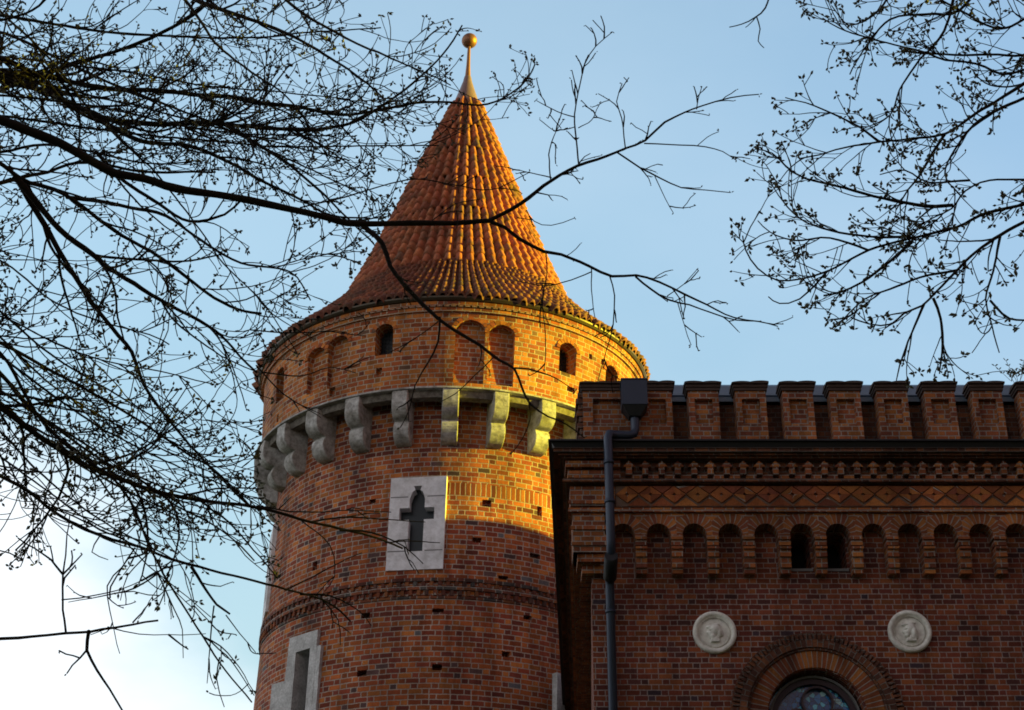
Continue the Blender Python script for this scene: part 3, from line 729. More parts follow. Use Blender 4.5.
def merlon(xL, xRt, seed, strips):
    rnd = random.Random(seed); zt = zz(391, ym); mb = MB(); x0, x1 = xL, xRt; yb = YW-.06
    uo = (rnd.randint(0, 40)*.28, rnd.randint(0, 40)*.0745)
    mb.box(x0, x1, ym+.075, yb, zbase, zt, uo)
    zlo = zz(424, ym); zhi = zz(399, ym)
    mb.box(x0, x1, ym, ym+.073, zbase, zlo, uo); mb.box(x0, x1, ym, ym+.073, zhi, zt, uo)
    for a, b in strips: mb.box(a, b, ym, ym+.073, zlo+.001, zhi-.001, uo)
    o = mb.build('merlon', M['arch'], None); o.parent = bld; o.matrix_parent_inverse = Matrix.Translation(bl)
    c = MB(); c.box(x0-.02, x1+.02, ym-.025, yb+.02, zt+.001, zt+.045); c.box(x0-.032, x1+.032, ym-.045, yb+.04, zt+.047, zt+.085)
    # wavy clay cap tiles
    n = max(2, int(round((x1-x0)/.2))); xa, xb = x0-.05, x1+.045; N = n*8; rows = [[], [], [], []]
    tl = rnd.uniform(-.02, .02)
    for i in range(N+1):
        t = i/N; x = xa+(xb-xa)*t; w = abs(math.sin(PI*n*t+rnd.uniform(-.05, .05)))**.6*.016+tl*(t-.5)
        rows[0].append((x, ym-.075+rnd.uniform(-.004, .004), zt+.088)); rows[1].append((x, ym-.085, zt+.108+w)); rows[2].append((x, yb-.1, zt+.15+w)); rows[3].append((x, yb+.05, zt+.09))
    c.grid(rows, None, False); c.face([rows[q][0] for q in (0, 1, 2, 3)][::-1]); c.face([rows[q][-1] for q in (0, 1, 2, 3)])
    c.build('cap', M['captile'], o)
    return o
def XM(px): return at(px, 432, ym).x
xl, xr = XM(583.5), XM(673.5)
merlon(xl, xr, 1, [(xl, xl+.14), (XM(626), XM(650)), (xr-.09, xr)])
for k in range(0, 14):
    a = XM(690+47.75*k); w = .432
    merlon(a, a+w, 10+k, [(a, a+.088), (a+w-.088, a+w)])
# toothed corner of the side parapet
mb = MB(); zt = zz(392, ym)
for k in range(9):
    z = zbase+.02+k*(zt-zbase)/9; e = .04+.03*(k % 2)+.004*k
    mb.box(xl-e, xl-.003, ym+.02, ym+.6, z, z+(zt-zbase)/9-.02)
bb(mb, 'corner_teeth', M['dark'])
# flat roof deck behind the parapet and an added wing that shades the tower
mb = MB(); mb.prism([(XC+.1, 22.9, zf0-.15), (XR, 22.9, zf0-.15), (XR, YB, zf0-.15), (XC+SK*15.7+.1, YB, zf0-.15)], (0, 0, .1)); bb(mb, 'roof', M['zinc'], recalc=True)
P1 = at(478, 497, 31.6+2.4+.02); 
phq, zq1 = tow(493, 520, 4.06); P1 = tp(phq, 4.06, zq1)+Vector((TX, TY, 0)); phq, zq2 = tow(559, 541, 4.05); P2 = tp(phq, 4.05, zq2)+Vector((TX, TY, 0))
nrm = (P2-P1).cross(sd); GX = 11.6
def gz(Y): return P1.z-(nrm.x*(GX-P1.x)+nrm.y*(Y-P1.y))/nrm.z
YR = P1.y-.2; 
while gz(YR+.0) < 0: YR += 1
print('GABLE', P1, P2, 'ridge', YR, gz(YR), 'slope', gz(YR+1)-gz(YR))
yr = P1.y+math.tan(R_(SUN_AZ))*(GX-P1.x)-.6; zr = gz(yr); ye = yr+4.2; zee = max(gz(ye), 10.5)
mb = MB(); mb.prism([(GX, yr-5.0, 0), (GX, ye, 0), (GX, ye, gz(ye)-.02), (GX, yr, zr-.02), (GX, yr-5.0, zr-5.2)], (7.5, 0, 0)); wing = bb(mb, 'added_gable_wing', M['wall'], recalc=True)
mb = MB(); n1 = Vector((0, -1, (yr-(yr-5.3))/1*0+0))
mb.face([(GX-.02, yr-5.2, zr-5.45), (GX+7.6, yr-5.2, zr-5.45), (GX+7.6, yr, zr+.0), (GX-.02, yr, zr+.0)]); mb.face([(GX-.02, yr, zr), (GX+7.6, yr, zr), (GX+7.6, ye+.2, gz(ye+.2)), (GX-.02, ye+.2, gz(ye+.2))]); mb.build('added_wing_roof', M['tile2'], wing)
pv = MB(); pv.box(17.3, 25, 9, 29.5, 0, 16.5); pav = bb(pv, 'added_pavilion', M['wall'])  # unseen block added to keep the sun off the facade
pv = MB(); z_ = 16.5
for q in ([(17, 8.7, z_), (25.3, 8.7, z_), (21.2, 13, z_+3)], [(25.3, 8.7, z_), (25.3, 29.8, z_), (21.2, 25.5, z_+3), (21.2, 13, z_+3)], [(25.3, 29.8, z_), (17, 29.8, z_), (21.2, 25.5, z_+3)], [(17, 29.8, z_), (17, 8.7, z_), (21.2, 13, z_+3), (21.2, 25.5, z_+3)]): pv.face(q)
pv.build('added_pavilion_roof', M['tile2'], pav)
for fl_ in (2.2, 7.0, 11.8):
    for yy in range(11, 29, 3):
        pw = MB(); pw.box(17.26, 17.30, yy, yy+1.1, fl_, fl_+2.2); wn_ = pw.build('window', M['pane'], pav)
        pw = MB(); pw.box(17.22, 17.295, yy-.12, yy-.005, fl_-.12, fl_+2.32); pw.box(17.22, 17.295, yy+1.105, yy+1.22, fl_-.12, fl_+2.32); pw.box(17.2, 17.295, yy-.003, yy+1.103, fl_-.14, fl_-.005); pw.box(17.22, 17.295, yy-.003, yy+1.103, fl_+2.205, fl_+2.32); pw.build('frame', M['stone'], wn_)
print('WING', yr, zr, ye, gz(ye))

# round headed window with brick archivolts
win = MB(); yw0 = YW
def archring(mb, r0, r1, y0, y1, zl, N=40, uvk=1, gap=0):
    for i in range(N):
        t0, t1 = PI*i/N, PI*(i+1)/N
        def PT(t, r, y): return (WX+r*math.cos(t), y, WZ+r*math.sin(t))
        rm = (r0+r1)/2
        mb.face([PT(t1, r0, y0), PT(t1, r1, y0), PT(t0, r1, y0), PT(t0, r0, y0)], [(0.02, t1*rm), (0.02+r1-r0, t1*rm), (.02+r1-r0, t0*rm), (.02, t0*rm)])
        mb.face([PT(t0, r1, y0), PT(t1, r1, y0), PT(t1, r1, y1), PT(t0, r1, y1)], [(0, t0*rm), (0, t1*rm), (.1, t1*rm), (.1, t0*rm)])
        mb.face([PT(t1, r0, y0), PT(t0, r0, y0), PT(t0, r0, y1), PT(t1, r0, y1)], [(0, t1*rm), (0, t0*rm), (.1, t0*rm), (.1, t1*rm)])
    for s_ in (-1, 1):
        a, b = sorted((WX+s_*r0, WX+s_*r1)); mb.box(a, b, y0, y1, zl, WZ-.001)
f = MB(); archring(f, .665, .895, YW-.03, YW+.3, 5.3, 48); archw = bb(f, 'arched_window', M['vous'])
f = MB(); archring(f, .90, .93, YW-.055, YW+.05, 5.3, 48); archring(f, .935, 1.04, YW-.08, YW+.05, 5.3, 48); f.build('inner_archivolt', M['dark'], archw)
f = MB()
for i in range(56):
    t = PI*(i+.5)/56; dt = PI/56*.30
    def PT(t, r, y): return (WX+r*math.cos(t), y, WZ+r*math.sin(t))
    f.prism([PT(t-dt, 1.045, YW-.075), PT(t-dt, 1.13, YW-.075), PT(t+dt, 1.13, YW-.075), PT(t+dt, 1.045, YW-.075)][::-1], (0, .08, 0))
archring(f, 1.045, 1.15, YW-.03, YW+.05, 5.3, 48); f.build('outer_archivolt', M['dark'], archw, recalc=False)
f = MB(); archring(f, .585, .615, YW+.17, YW+.3, 5.3, 48); f.build('rim', M['rim'], archw)
f = MB(); archring(f, .51, .584, YW+.21, YW+.3, 5.3, 40)
def ringxy(mb, cx, cz, r0, r1, y0, y1, N=28):
    for i in range(N):
        t0, t1 = 2*PI*i/N, 2*PI*(i+1)/N; P = lambda t, r, y: (cx+r*math.cos(t), y, cz+r*math.sin(t))
        mb.face([P(t1, r0, y0), P(t1, r1, y0), P(t0, r1, y0), P(t0, r0, y0)]); mb.face([P(t0, r1, y0), P(t1, r1, y0), P(t1, r1, y1), P(t0, r1, y1)]); mb.face([P(t1, r0, y0), P(t0, r0, y0), P(t0, r0, y1), P(t1, r0, y1)])
gx, gz_ = at(817, 703, YW+.25).x, zz(703, YW+.25)
ringxy(f, gx, gz_, .19, .218, YW+.19, YW+.3); ringxy(f, gx-.27, gz_-.30, .17, .21, YW+.195, YW+.3); ringxy(f, gx+.27, gz_-.30, .17, .21, YW+.195, YW+.3)
f.box(WX-.025, WX+.025, YW+.2, YW+.3, 5.3, gz_-.23); f.box(WX-.58, WX+.58, YW+.2, YW+.29, 6.9, 6.96)
f.build('tracery', M['wood'], archw)
f = MB(); f.prism([(WX+s, YW+.285, z) for s, z in parch(1.28, 5.25, WZ)], (0, .02, 0)); f.build('stained_glass', M['glass'], archw, recalc=True)

# medallions
def ell(x, z, cx, cz, a, b, h): 
    q = ((x-cx)/a)**2+((z-cz)/b)**2; return h*math.sqrt(max(0, 1-q))
def relief(x, z, kind):
    h = 0
    if kind == 0:      # bearded head in profile, turned left
        parts = [(.01, .035, .085, .085, .045), (-.035, .0, .06, .085, .04), (-.03, -.055, .05, .05, .04), (-.092, .005, .022, .03, .02), (.06, -.0, .045, .075, .04), (.01, -.09, .055, .05, .035), (.085, -.03, .03, .03, .03), (-.06, .075, .05, .03, .03), (.02, .10, .06, .03, .03)]
    else:
        parts = [(.01, .045, .08, .08, .04), (-.03, .0, .055, .085, .04), (-.04, -.055, .04, .035, .035), (-.085, -.002, .02, .028, .018), (.05, -.01, .05, .09, .045), (.03, -.085, .06, .05, .035), (.03, .12, .06, .02, .02), (-.045, .09, .06, .018, .035), (.075, -.06, .035, .05, .03)]
    for p in parts: h = max(h, ell(x, z, *p))
    if -.15 < x < .12 and -.15 < z < -.125: pass
    if kind == 0: h = max(h, .03 if (abs(x+.0) < .055 and -.135 < z < -.09) else 0)
    else: h = max(h, .03 if (abs(x-.01) < .065 and -.14 < z < -.095) else 0)
    # eye socket
    h -= ell(x, z, -.055, .018, .022, .012, .018)
    return max(0, h)
def medallion(px, py, kind, label):
    c = at(px, py, YW); r = .295
    mb = MB(); prof = [(r, .0), (r, -.035), (r-.012, -.055), (r-.035, -.062), (r-.06, -.05), (r-.07, -.02), (r-.085, -.012), (r-.09, -.035)]
    rows = [[(c.x+q*math.sin(2*PI*k/48), YW+y, c.z+q*math.cos(2*PI*k/48)) for k in range(48)] for q, y in prof]; mb.grid(rows, None, True, True)
    o = bb(mb, 'medallion', M['plaster'], recalc=True); o['label'] = label
    mb = MB(); N = 56; rr = r-.088
    rows = [[(c.x+rr*q/14*math.sin(2*PI*k/72), YW-.012, c.z+rr*q/14*math.cos(2*PI*k/72)) for k in range(72)] for q in (14, .01)]; mb.grid(rows, None, True, True); mb.build('disc', M['plaster'], o, recalc=False)
    mb = MB(); rows = []
    for i in range(N+1):
        z = -.155+.32*i/N; row = []
        for j in range(N+1):
            x = -.13+.27*j/N; h = relief(x, z, kind)*1.7; row.append((c.x+x, YW-.008-h, c.z+z))
        rows.append(row)
    mb.grid(rows, None, True); mb.build('relief_portrait', M['plaster'], o)
medallion(714.5, 633, 0, 'left white round medallion with bearded head in profile')
medallion(909.5, 632, 1, 'right white round medallion with smooth head in profile')

# rainwater pipe
pm = MB(); yp_ = YW-dC-.10; r_p = .061
hz = at(634, 396, ym-.2)
hx, hzz = hz.x, hz.z
path = [Vector((hx+.0, ym-.17, hzz-.25)), Vector((hx, ym-.17, zbase+.19)), Vector((hx-.02, ym-.18, zbase+.12)), Vector((hx-.10, ym-.19, zbase+.09)), Vector((at(618, 435, ym-.2).x, ym-.22, zbase+.085))]
xd = at(608, 440, yp_).x
path += [Vector((xd+.09, yp_+.12, zbase+.08)), Vector((xd+.02, yp_+.03, zbase+.05)), Vector((xd, yp_, zbase-.02)), Vector((xd, yp_, 10.6))]
pm.tube(path, [r_p]*len(path), 16)
zc_ = zz(569, YW-.3)
pipe = bb(pm, 'rainwater_pipe', M['pipe'])
pm = MB(); y2 = YW-.13
pm.tube([Vector((xd, yp_, 10.62)), Vector((xd, yp_, zc_+.25)), Vector((xd, yp_+.03, zc_+.14)), Vector((xd, y2-.06, zc_-.1)), Vector((xd, y2, zc_-.2)), Vector((xd, y2, 0.1))], [r_p]*6, 16); pm.build('lower_pipe', M['pipe'], pipe)
for z in (11.2, 10.62, zc_-.55, zc_-2.2, zc_-3.9, 3.0, 1.2):
    pm = MB(); y_ = yp_ if z > zc_ else y2
    pm.tube([Vector((xd, y_, z-.025)), Vector((xd, y_, z+.025))], [r_p+.012]*2, 16, True)
    pm.box(xd-.015, xd+.015, y_, YW-.0 if z < zc_ else YW-.3, z-.012, z+.012)
    pm.build('collar', M['pipe'], pipe)
pm = MB(); pm.tube([Vector((xd, yp_+.01, zc_+.06)), Vector((xd, y2-.1, zc_-.10))], [r_p+.03]*2, 12, True); pm.build('bend_sleeve', M['black'], pipe)
hp = MB(); hw_ = .178; yh0 = ym-.34; hp.box(hx-hw_, hx+hw_, yh0, ym-.03, hzz-.19, hzz+.19); hp.box(hx-hw_-.012, hx+hw_+.012, yh0-.012, ym-.02, hzz+.192, hzz+.21)
h_o = hp.build('hopper', M['pipe'], pipe); bv = h_o.modifiers.new('bevel', 'BEVEL'); bv.width = .008; bv.segments = 2
hp = MB(); t = [(hx-hw_+.01, yh0+.01), (hx+hw_-.01, yh0+.01), (hx+hw_-.01, ym-.04), (hx-hw_+.01, ym-.04)]; lo = [(hx-.08, ym-.25), (hx+.08, ym-.25), (hx+.08, ym-.09), (hx-.08, ym-.09)]
for i in range(4):
    j = (i+1) % 4; hp.face([(*lo[i], hzz-.33), (*lo[j], hzz-.33), (*t[j], hzz-.192), (*t[i], hzz-.192)])
hp.build('funnel', M['black'], pipe)

# ------------------------------------------------------------------ trees
def catmull(pts, step):
    sd_ = []
    for a, b in zip(pts, pts[1:]):
        L = (b-a).length; m = max(1, int(L/.45)) if L > .9 else 1
        sd_ += [a+(b-a)*(k/m) for k in range(m)]
    pts = sd_+[pts[-1]]
    out = []; P = [pts[0]*2-pts[1]]+pts+[pts[-1]*2-pts[-2]]
    for i in range(1, len(P)-2):
        n = max(2, int((P[i+1]-P[i]).length/step))
        for k in range(n):
            t = k/n; a, b, c, d = P[i-1], P[i], P[i+1], P[i+2]
            out.append(.5*((2*b)+(c-a)*t+(2*a-5*b+4*c-d)*t*t+(3*b-a-3*c+d)*t**3))
    out.append(pts[-1]); return out
def inpoly(p, poly):
    x, y = p; r = False
    for i in range(len(poly)):
        (x0, y0), (x1, y1) = poly[i], poly[i-1]
        if (y0 > y) != (y1 > y) and x < (x1-x0)*(y-y0)/(y1-y0)+x0: r = not r
    return r
class Tree:
    def __init__(s, name, label, base, seed, keep=None):
        s.root = empty(name, base); tag(s.root, label, 'tree'); s.inv = Matrix.Translation(-Vector(base)); s.rnd = random.Random(seed)
        s.twigs = MB(); s.buds = MB(); s.base = Vector(base); s.keep = keep; s.nt = 0; s.thin = None
    def put(s, mb, name, m):
        o = mb.build(name, m, s.root); o.matrix_parent_inverse = s.inv; return o
    def limb(s, pts, r0, r1, sides=8):
        pts = catmull(pts, .05); n = len(pts); rd = s.rnd
        w = Vector((0, 0, 0)); q = []
        for i, p in enumerate(pts):
            w = w*.9+Vector((rd.gauss(0, 1), rd.gauss(0, 1), rd.gauss(0, 1)))*.0016; q.append(p+w)
        rad = [(r0+(r1-r0)*(i/(n-1)))*(1+.10*math.sin(i*.9+r0*900)*rd.random()) for i in range(n)]
        mb = MB(); mb.tube(q, rad, sides); s.put(mb, 'limb', M['bark']); return q, rad
    def bud(s, p, d, sz):
        mb = s.buds; d = d.normalized(); a = d.cross(Vector((.3, .5, .81))).normalized(); c = d.cross(a)
        b = len(mb.v); L = sz*2.2
        mb.v.append(tuple(p-d*sz*.3))
        for k in range(4):
            w = PI/2*k+.4; mb.v.append(tuple(p+d*L*.4+(a*math.cos(w)+c*math.sin(w))*sz*.62))
        mb.v.append(tuple(p+d*L))
        for k in range(4):
            l = (k+1) % 4; mb.f += [(b, b+1+l, b+1+k), (b+1+k, b+1+l, b+5)]; mb.uv += [[(0, 0)]*3]*2; mb.sm += [False]*2
    def cluster(s, p, d, sz, n):
        for k in range(n):
            e = Vector((s.rnd.gauss(0, 1), s.rnd.gauss(0, 1), s.rnd.gauss(0, 1)))
            s.bud(p+e*sz*.35, d+e*.55, sz*s.rnd.uniform(.6, 1.1))
    def twig(s, p, d, L, r, lev, trop=.25, wig=.22, kids=1.0, budsz=.011, budn=3, sidebuds=.22):
        rd = s.rnd; st = .035 if L < .4 else .05; n = max(3, int(L/st)); pts = [p.copy()]; d = d.normalized(); q = p.copy()
        bend = Vector((rd.gauss(0, 1), rd.gauss(0, 1), rd.gauss(0, 1)))*.06
        for i in range(n):
            d = (d+bend+Vector((rd.gauss(0, 1), rd.gauss(0, 1), rd.gauss(0, 1)))*wig*.35+Vector((0, 0, trop*.10*(i/n+.3)))).normalized()
            q = q+d*st; pts.append(q.copy())
            if s.keep and not s.keep(proj(q)):
                break
        if len(pts) < 4: return
        n = len(pts)-1
        rad = [max(.0028, r*(1-.5*i/n)) for i in range(n+1)]
        s.twigs.tube(pts, rad, 4 if r < .006 else 5); s.nt += 1
        dd = pts[-1]-pts[-2]
        s.cluster(pts[-1], dd, budsz, budn if rd.random() < .85 else 1)
        for i in range(2, n):
            if rd.random() < sidebuds*.35:
                e = Vector((rd.gauss(0, 1), rd.gauss(0, 1), rd.gauss(0, 1))).normalized(); tdir = (pts[i+1]-pts[i-1]).normalized(); e = (e-tdir*e.dot(tdir)).normalized()
                s.bud(pts[i], e+tdir*.8, budsz*.75)
        if lev > 0:
            k = int(rd.uniform(1.5, 4.2)*kids*max(.6, L/.5))
            for _ in range(k):
                i = rd.randint(1, n-1); t = (pts[i+1]-pts[i-1]).normalized(); e = Vector((rd.gauss(0, 1), rd.gauss(0, 1), rd.gauss(0, 1)))
                e = (e-t*e.dot(t)).normalized()
                s.twig(pts[i], t*rd.uniform(.5, 1.1)+e*.8, L*rd.uniform(.35, .7), max(.0032, rad[i]*.75), lev-1, trop, wig, kids, budsz, budn, sidebuds)
    def feather(s, q, rad, dens, Lr, lev=2, start=.05, end=1.0, **k):
        rd = s.rnd; n = len(q); L = sum((q[i+1]-q[i]).length for i in range(n-1)); m = int(L*dens)
        for _ in range(m):
            i = int(rd.uniform(start, end)*(n-2))+1; i = min(i, n-2); t = (q[i+1]-q[i-1]).normalized(); e = Vector((rd.gauss(0, 1), rd.gauss(0, 1), rd.gauss(0, 1)))
            e = (e-t*e.dot(t)).normalized()
            if s.thin and rd.random() < s.thin(proj(q[i])): continue
            s.twig(q[i], t*rd.uniform(.9, 1.7)+e*.75, rd.uniform(*Lr), max(.0046, min(rad[i]*.6, .012)), lev, **k)
    def done(s):
        tag(s.put(s.twigs, 'crown', M['bark']), kind='stuff'); tag(s.put(s.buds, 'buds', M['bud']), kind='stuff'); print(s.root.name, 'twigs', s.nt, len(s.twigs.f), len(s.buds.f))
def PX(lst, Y0, Y1):
    n = len(lst); return [at(x, y, Y0+(Y1-Y0)*i/(n-1)) for i, (x, y) in enumerate(lst)]
def px2r(p, Y): return p/F*Y*1.3

# tree 1: big budding tree on the left
keep1 = [(-300, -300), (425, -300), (440, -5), (478, 20), (535, 60), (525, 110), (455, 135), (400, 185), (355, 262), (335, 300), (300, 350), (285, 400), (255, 430), (255, 485), (275, 520), (275, 570), (255, 600), (250, 720), (150, 720), (60, 560), (-300, 600)]
keepf1 = lambda p: inpoly(p, keep1)
T1 = Tree('budding_tree', 'dark bare tree with many limbs and opening buds filling the left side', (-6.2, 9.5, 0), 11, keepf1)
trunk1 = [Vector((-6.2, 9.5, -.1)), Vector((-6.15, 9.45, 2)), Vector((-6.0, 9.4, 4)), Vector((-5.9, 9.3, 6)), Vector((-5.75, 9.2, 8)), Vector((-5.6, 9.1, 10)), Vector((-5.6, 9.0, 12.5))]
tt = catmull(trunk1, .25); mb = MB(); mb.tube(tt, [.30-.20*i/(len(tt)-1)+.25*math.exp(-i*.8) for i in range(len(tt))], 14); T1.put(mb, 'trunk', M['bark'])
T1.thin = lambda p:   .5 if p[1] > 530 else (.3 if p[1] > 490 else 0)
G1 = [
 ([(-40, 70), (0, 72), (40, 75), (75, 83), (115, 89), (155, 90), (200, 95), (235, 97), (262, 103), (300, 107), (340, 114), (372, 111), (415, 103), (450, 102), (480, 105), (503, 99), (520, 87), (529, 74)], 9.0, 9.8, 3.2, .55, 1),
 ([(-40, 74), (0, 80), (40, 90), (80, 107), (105, 118), (150, 124), (200, 123), (245, 126), (300, 130), (332, 127), (362, 118), (400, 94), (430, 68), (448, 48), (462, 26)], 9.6, 9.2, 3.6, .6, 1),
 ([(-40, 60), (0, 58), (15, 62), (45, 80), (62, 100), (80, 113), (110, 126)], 8.6, 9.0, 2.4, 1.2, 1),
 ([(-40, 150), (0, 152), (22, 147), (46, 144), (75, 148), (95, 152), (125, 160), (160, 164), (200, 160)], 8.8, 8.7, 2.6, .5, 1),
 ([(-40, 188), (0, 184), (22, 178), (48, 172), (68, 164), (92, 161), (140, 170), (200, 172), (215, 172)], 8.4, 8.8, 2.4, .8, 1),
 ([(-30, 150), (-5, 160), (12, 172), (30, 183), (55, 190), (75, 202), (100, 221), (130, 240), (152, 252), (180, 272), (215, 297), (238, 309), (262, 314)], 8.0, 9.0, 2.6, 1, 1),
 ([(14, 176), (35, 200), (60, 229), (85, 248), (110, 268), (135, 284), (170, 305), (200, 320), (222, 335), (240, 355), (258, 372)], 8.2, 8.8, 2.3, .7, 1),
 ([(16, 178), (28, 200), (42, 222), (58, 250), (75, 277), (95, 308), (118, 336), (132, 352), (140, 375), (148, 393), (165, 415), (190, 445), (213, 470), (240, 498), (250, 505)], 8.3, 9.2, 2.0, .5, 1),
 ([(-40, 325), (-5, 340), (30, 358), (70, 380), (105, 400), (135, 418), (165, 438), (190, 456), (210, 467), (235, 490), (252, 508)], 7.6, 8.6, 2.6, .6, 1),
 ([(-40, 380), (0, 406), (30, 430), (60, 450), (85, 466), (112, 476), (142, 487), (180, 497), (220, 503), (256, 507), (300, 519), (340, 529), (380, 540), (402, 549)], 7.8, 8.8, 4.2, .7, 1),
 ([(-40, 330), (0, 352), (20, 385), (38, 415), (60, 440), (90, 462), (115, 480), (135, 510), (148, 545), (168, 582), (190, 615), (210, 645), (226, 670), (252, 702)], 7.4, 8.4, 2.6, .5, 1),
 ([(-40, 455), (0, 476), (30, 492), (55, 512), (85, 530), (112, 540), (140, 548), (165, 558), (200, 568), (245, 579), (285, 590), (322, 600), (340, 612), (350, 622)], 7.2, 8.4, 2.6, .6, 1),
 ([(-40, 345), (0, 375), (22, 402), (50, 425), (80, 447), (110, 466), (140, 480), (175, 505), (205, 520), (235, 540), (255, 560)], 8.4, 9.2, 2.2, .5, 1),
 ([(-30, 90), (0, 90), (60, 70), (90, 60), (115, 52), (150, 38), (180, 22), (205, 5), (225, -20)], 9.8, 9.4, 2.0, 1.4, 1),
 ([(150, -40), (190, -4), (215, 8), (262, 24), (300, 40), (330, 58), (360, 78), (385, 100)], 9.4, 9.0, 2.0, .6, 1),
 ([(140, -30), (180, -5), (200, 20), (215, 42), (245, 68), (280, 92), (310, 125)], 8.8, 8.6, 1.4, .5, 1),
 ([(250, -30), (285, 0), (310, 18), (350, 40), (385, 55), (430, 75), (450, 85)], 8.8, 8.4, 1.3, .5, 1),
 ([(-20, 20), (10, 18), (40, 5), (60, -20)], 8.2, 8.0, 1.4, 1, 1),
 ([(-30, -10), (20, 30), (50, 60), (90, 110), (130, 150), (160, 180), (200, 230), (225, 265), (262, 300)], 8.6, 8.8, 1.5, .5, 1),
 ([(100, 120), (140, 140), (185, 145), (225, 160), (260, 180), (300, 200), (330, 215), (370, 218)], 9.2, 9.4, 1.7, .6, 1),
 ([(225, 125), (250, 140), (290, 165), (320, 190), (350, 220), (375, 245)], 9.2, 9.0, 1.4, .5, 1),
 ([(66, 197), (100, 200), (130, 206), (165, 215), (200, 240), (240, 262), (290, 272), (310, 300)], 8.6, 8.4, 1.4, .5, 1),
 ([(96, 152), (125, 182), (160, 205), (190, 222), (225, 215), (242, 200)], 8.9, 8.9, 1.4, .9, 1),
 ([(-30, 250), (10, 268), (50, 300), (95, 320), (150, 335), (170, 345)], 7.8, 8.0, 1.5, .5, 1),
 ([(-30, 310), (10, 320), (60, 345), (100, 360), (160, 372), (215, 385)], 8.2, 8.6, 1.3, .4, 1),
]
rg1 = random.Random(4)
for k in range(9):      # long, nearly parallel boughs in the lower bundle
    y0 = 315+k*17+rg1.uniform(-8, 8); x1 = rg1.uniform(150, 262); y1 = y0+rg1.uniform(85, 150)
    G1.append(([(-40, y0-32), (0, y0), (x1*.3, y0+(y1-y0)*.42+rg1.uniform(-5, 5)), (x1*.62, y0+(y1-y0)*.74+rg1.uniform(-6, 6)), (x1, y1)], rg1.uniform(7.6, 8.8), rg1.uniform(8.2, 9.4), rg1.uniform(1.1, 1.9), .5, 1))
for k in range(6):      # and in the upper one
    y0 = 20+k*20+rg1.uniform(-8, 8); x1 = rg1.uniform(330, 440); y1 = rg1.uniform(20, 200) if k < 4 else rg1.uniform(130, 250)
    if y1 > 200: x1 = 340
    G1.append(([(-40, y0+4), (0, y0), (x1*.3, y0+(y1-y0)*.2+rg1.uniform(0, 22)), (x1*.62, y0+(y1-y0)*.55+rg1.uniform(0, 18)), (x1, y1)], rg1.uniform(8.6, 9.8), rg1.uniform(8.8, 9.6), rg1.uniform(1.1, 1.8), .5, 1))
for pl, ya, yb_, ra, rbb, dn in G1:
    pts = PX(pl, ya, yb_); p0 = pts[0]
    if pl[0][0] < 0:
        hz_ = max(2.5, min(11, p0.z+.3+(p0.x+5.9)*.15)); tz = Vector((-5.9, 9.35, hz_)); mid = (tz+p0)/2+Vector((0, 0, .15)); pts = [tz, mid]+pts
    q, rad = T1.limb(pts, px2r(ra, ya)*1.4, px2r(rbb, yb_)*1.2)
    T1.feather(q, rad, 3.3 if pl[1][1] > 310 and ra < 2 else 4.8, (.25, .8), 2, .25 if pl[0][0] < 0 else .05, kids=.95, budsz=.0135)
keep_old = T1.keep; T1.keep = lambda p: p[0] < 440
S1 = dict(lev=1, kids=.7, budsz=.0065, budn=1, sidebuds=.9, wig=.5, trop=0)
for pl, a, b in [([(311, 522), (345, 517), (385, 519), (425, 522)], .7, .35), ([(340, 530), (372, 532), (404, 546), (424, 563)], .9, .4), ([(385, 543), (412, 541), (440, 543)], .5, .35), ([(285, 590), (312, 577), (345, 560), (362, 553)], .6, .35), ([(300, 594), (330, 595), (360, 610), (372, 625)], .8, .35), ([(322, 600), (338, 620), (340, 645)], .5, .35), ([(256, 506), (300, 512), (345, 510), (390, 512)], .6, .35), ([(300, 520), (330, 545), (335, 575), (325, 590)], .5, .35), ([(262, 372), (300, 375), (330, 366), (355, 372)], .6, .35), ([(256, 365), (285, 395), (310, 410), (322, 418)], .6, .35), ([(250, 330), (290, 333), (330, 332), (365, 336)], .6, .35), ([(135, 548), (122, 568), (108, 586), (113, 622), (121, 653)], .6, .35), ([(158, 573), (135, 588), (113, 594), (68, 602)], .7, .35), ([(158, 575), (174, 611), (182, 631), (183, 659)], .6, .35), ([(191, 566), (206, 590), (217, 605), (231, 614)], 1.2, .8), ([(214, 606), (211, 636), (207, 684)], .6, .35), ([(220, 657), (217, 679), (225, 707)], .6, .35), ([(100, 536), (92, 552), (108, 560)], .6, .35), ([(40, 495), (32, 530), (36, 556)], .6, .35), ([(150, 552), (128, 575), (120, 600)], .6, .35), ([(226, 615), (240, 633), (256, 652)], .45, .35)]:
    q, rad = T1.limb(PX(pl, 8.6, 8.7), px2r(a, 8.6)*1.2, px2r(b, 8.6), 5); T1.feather(q, rad, 5, (.06, .2), start=.1, **S1)
T1.done()

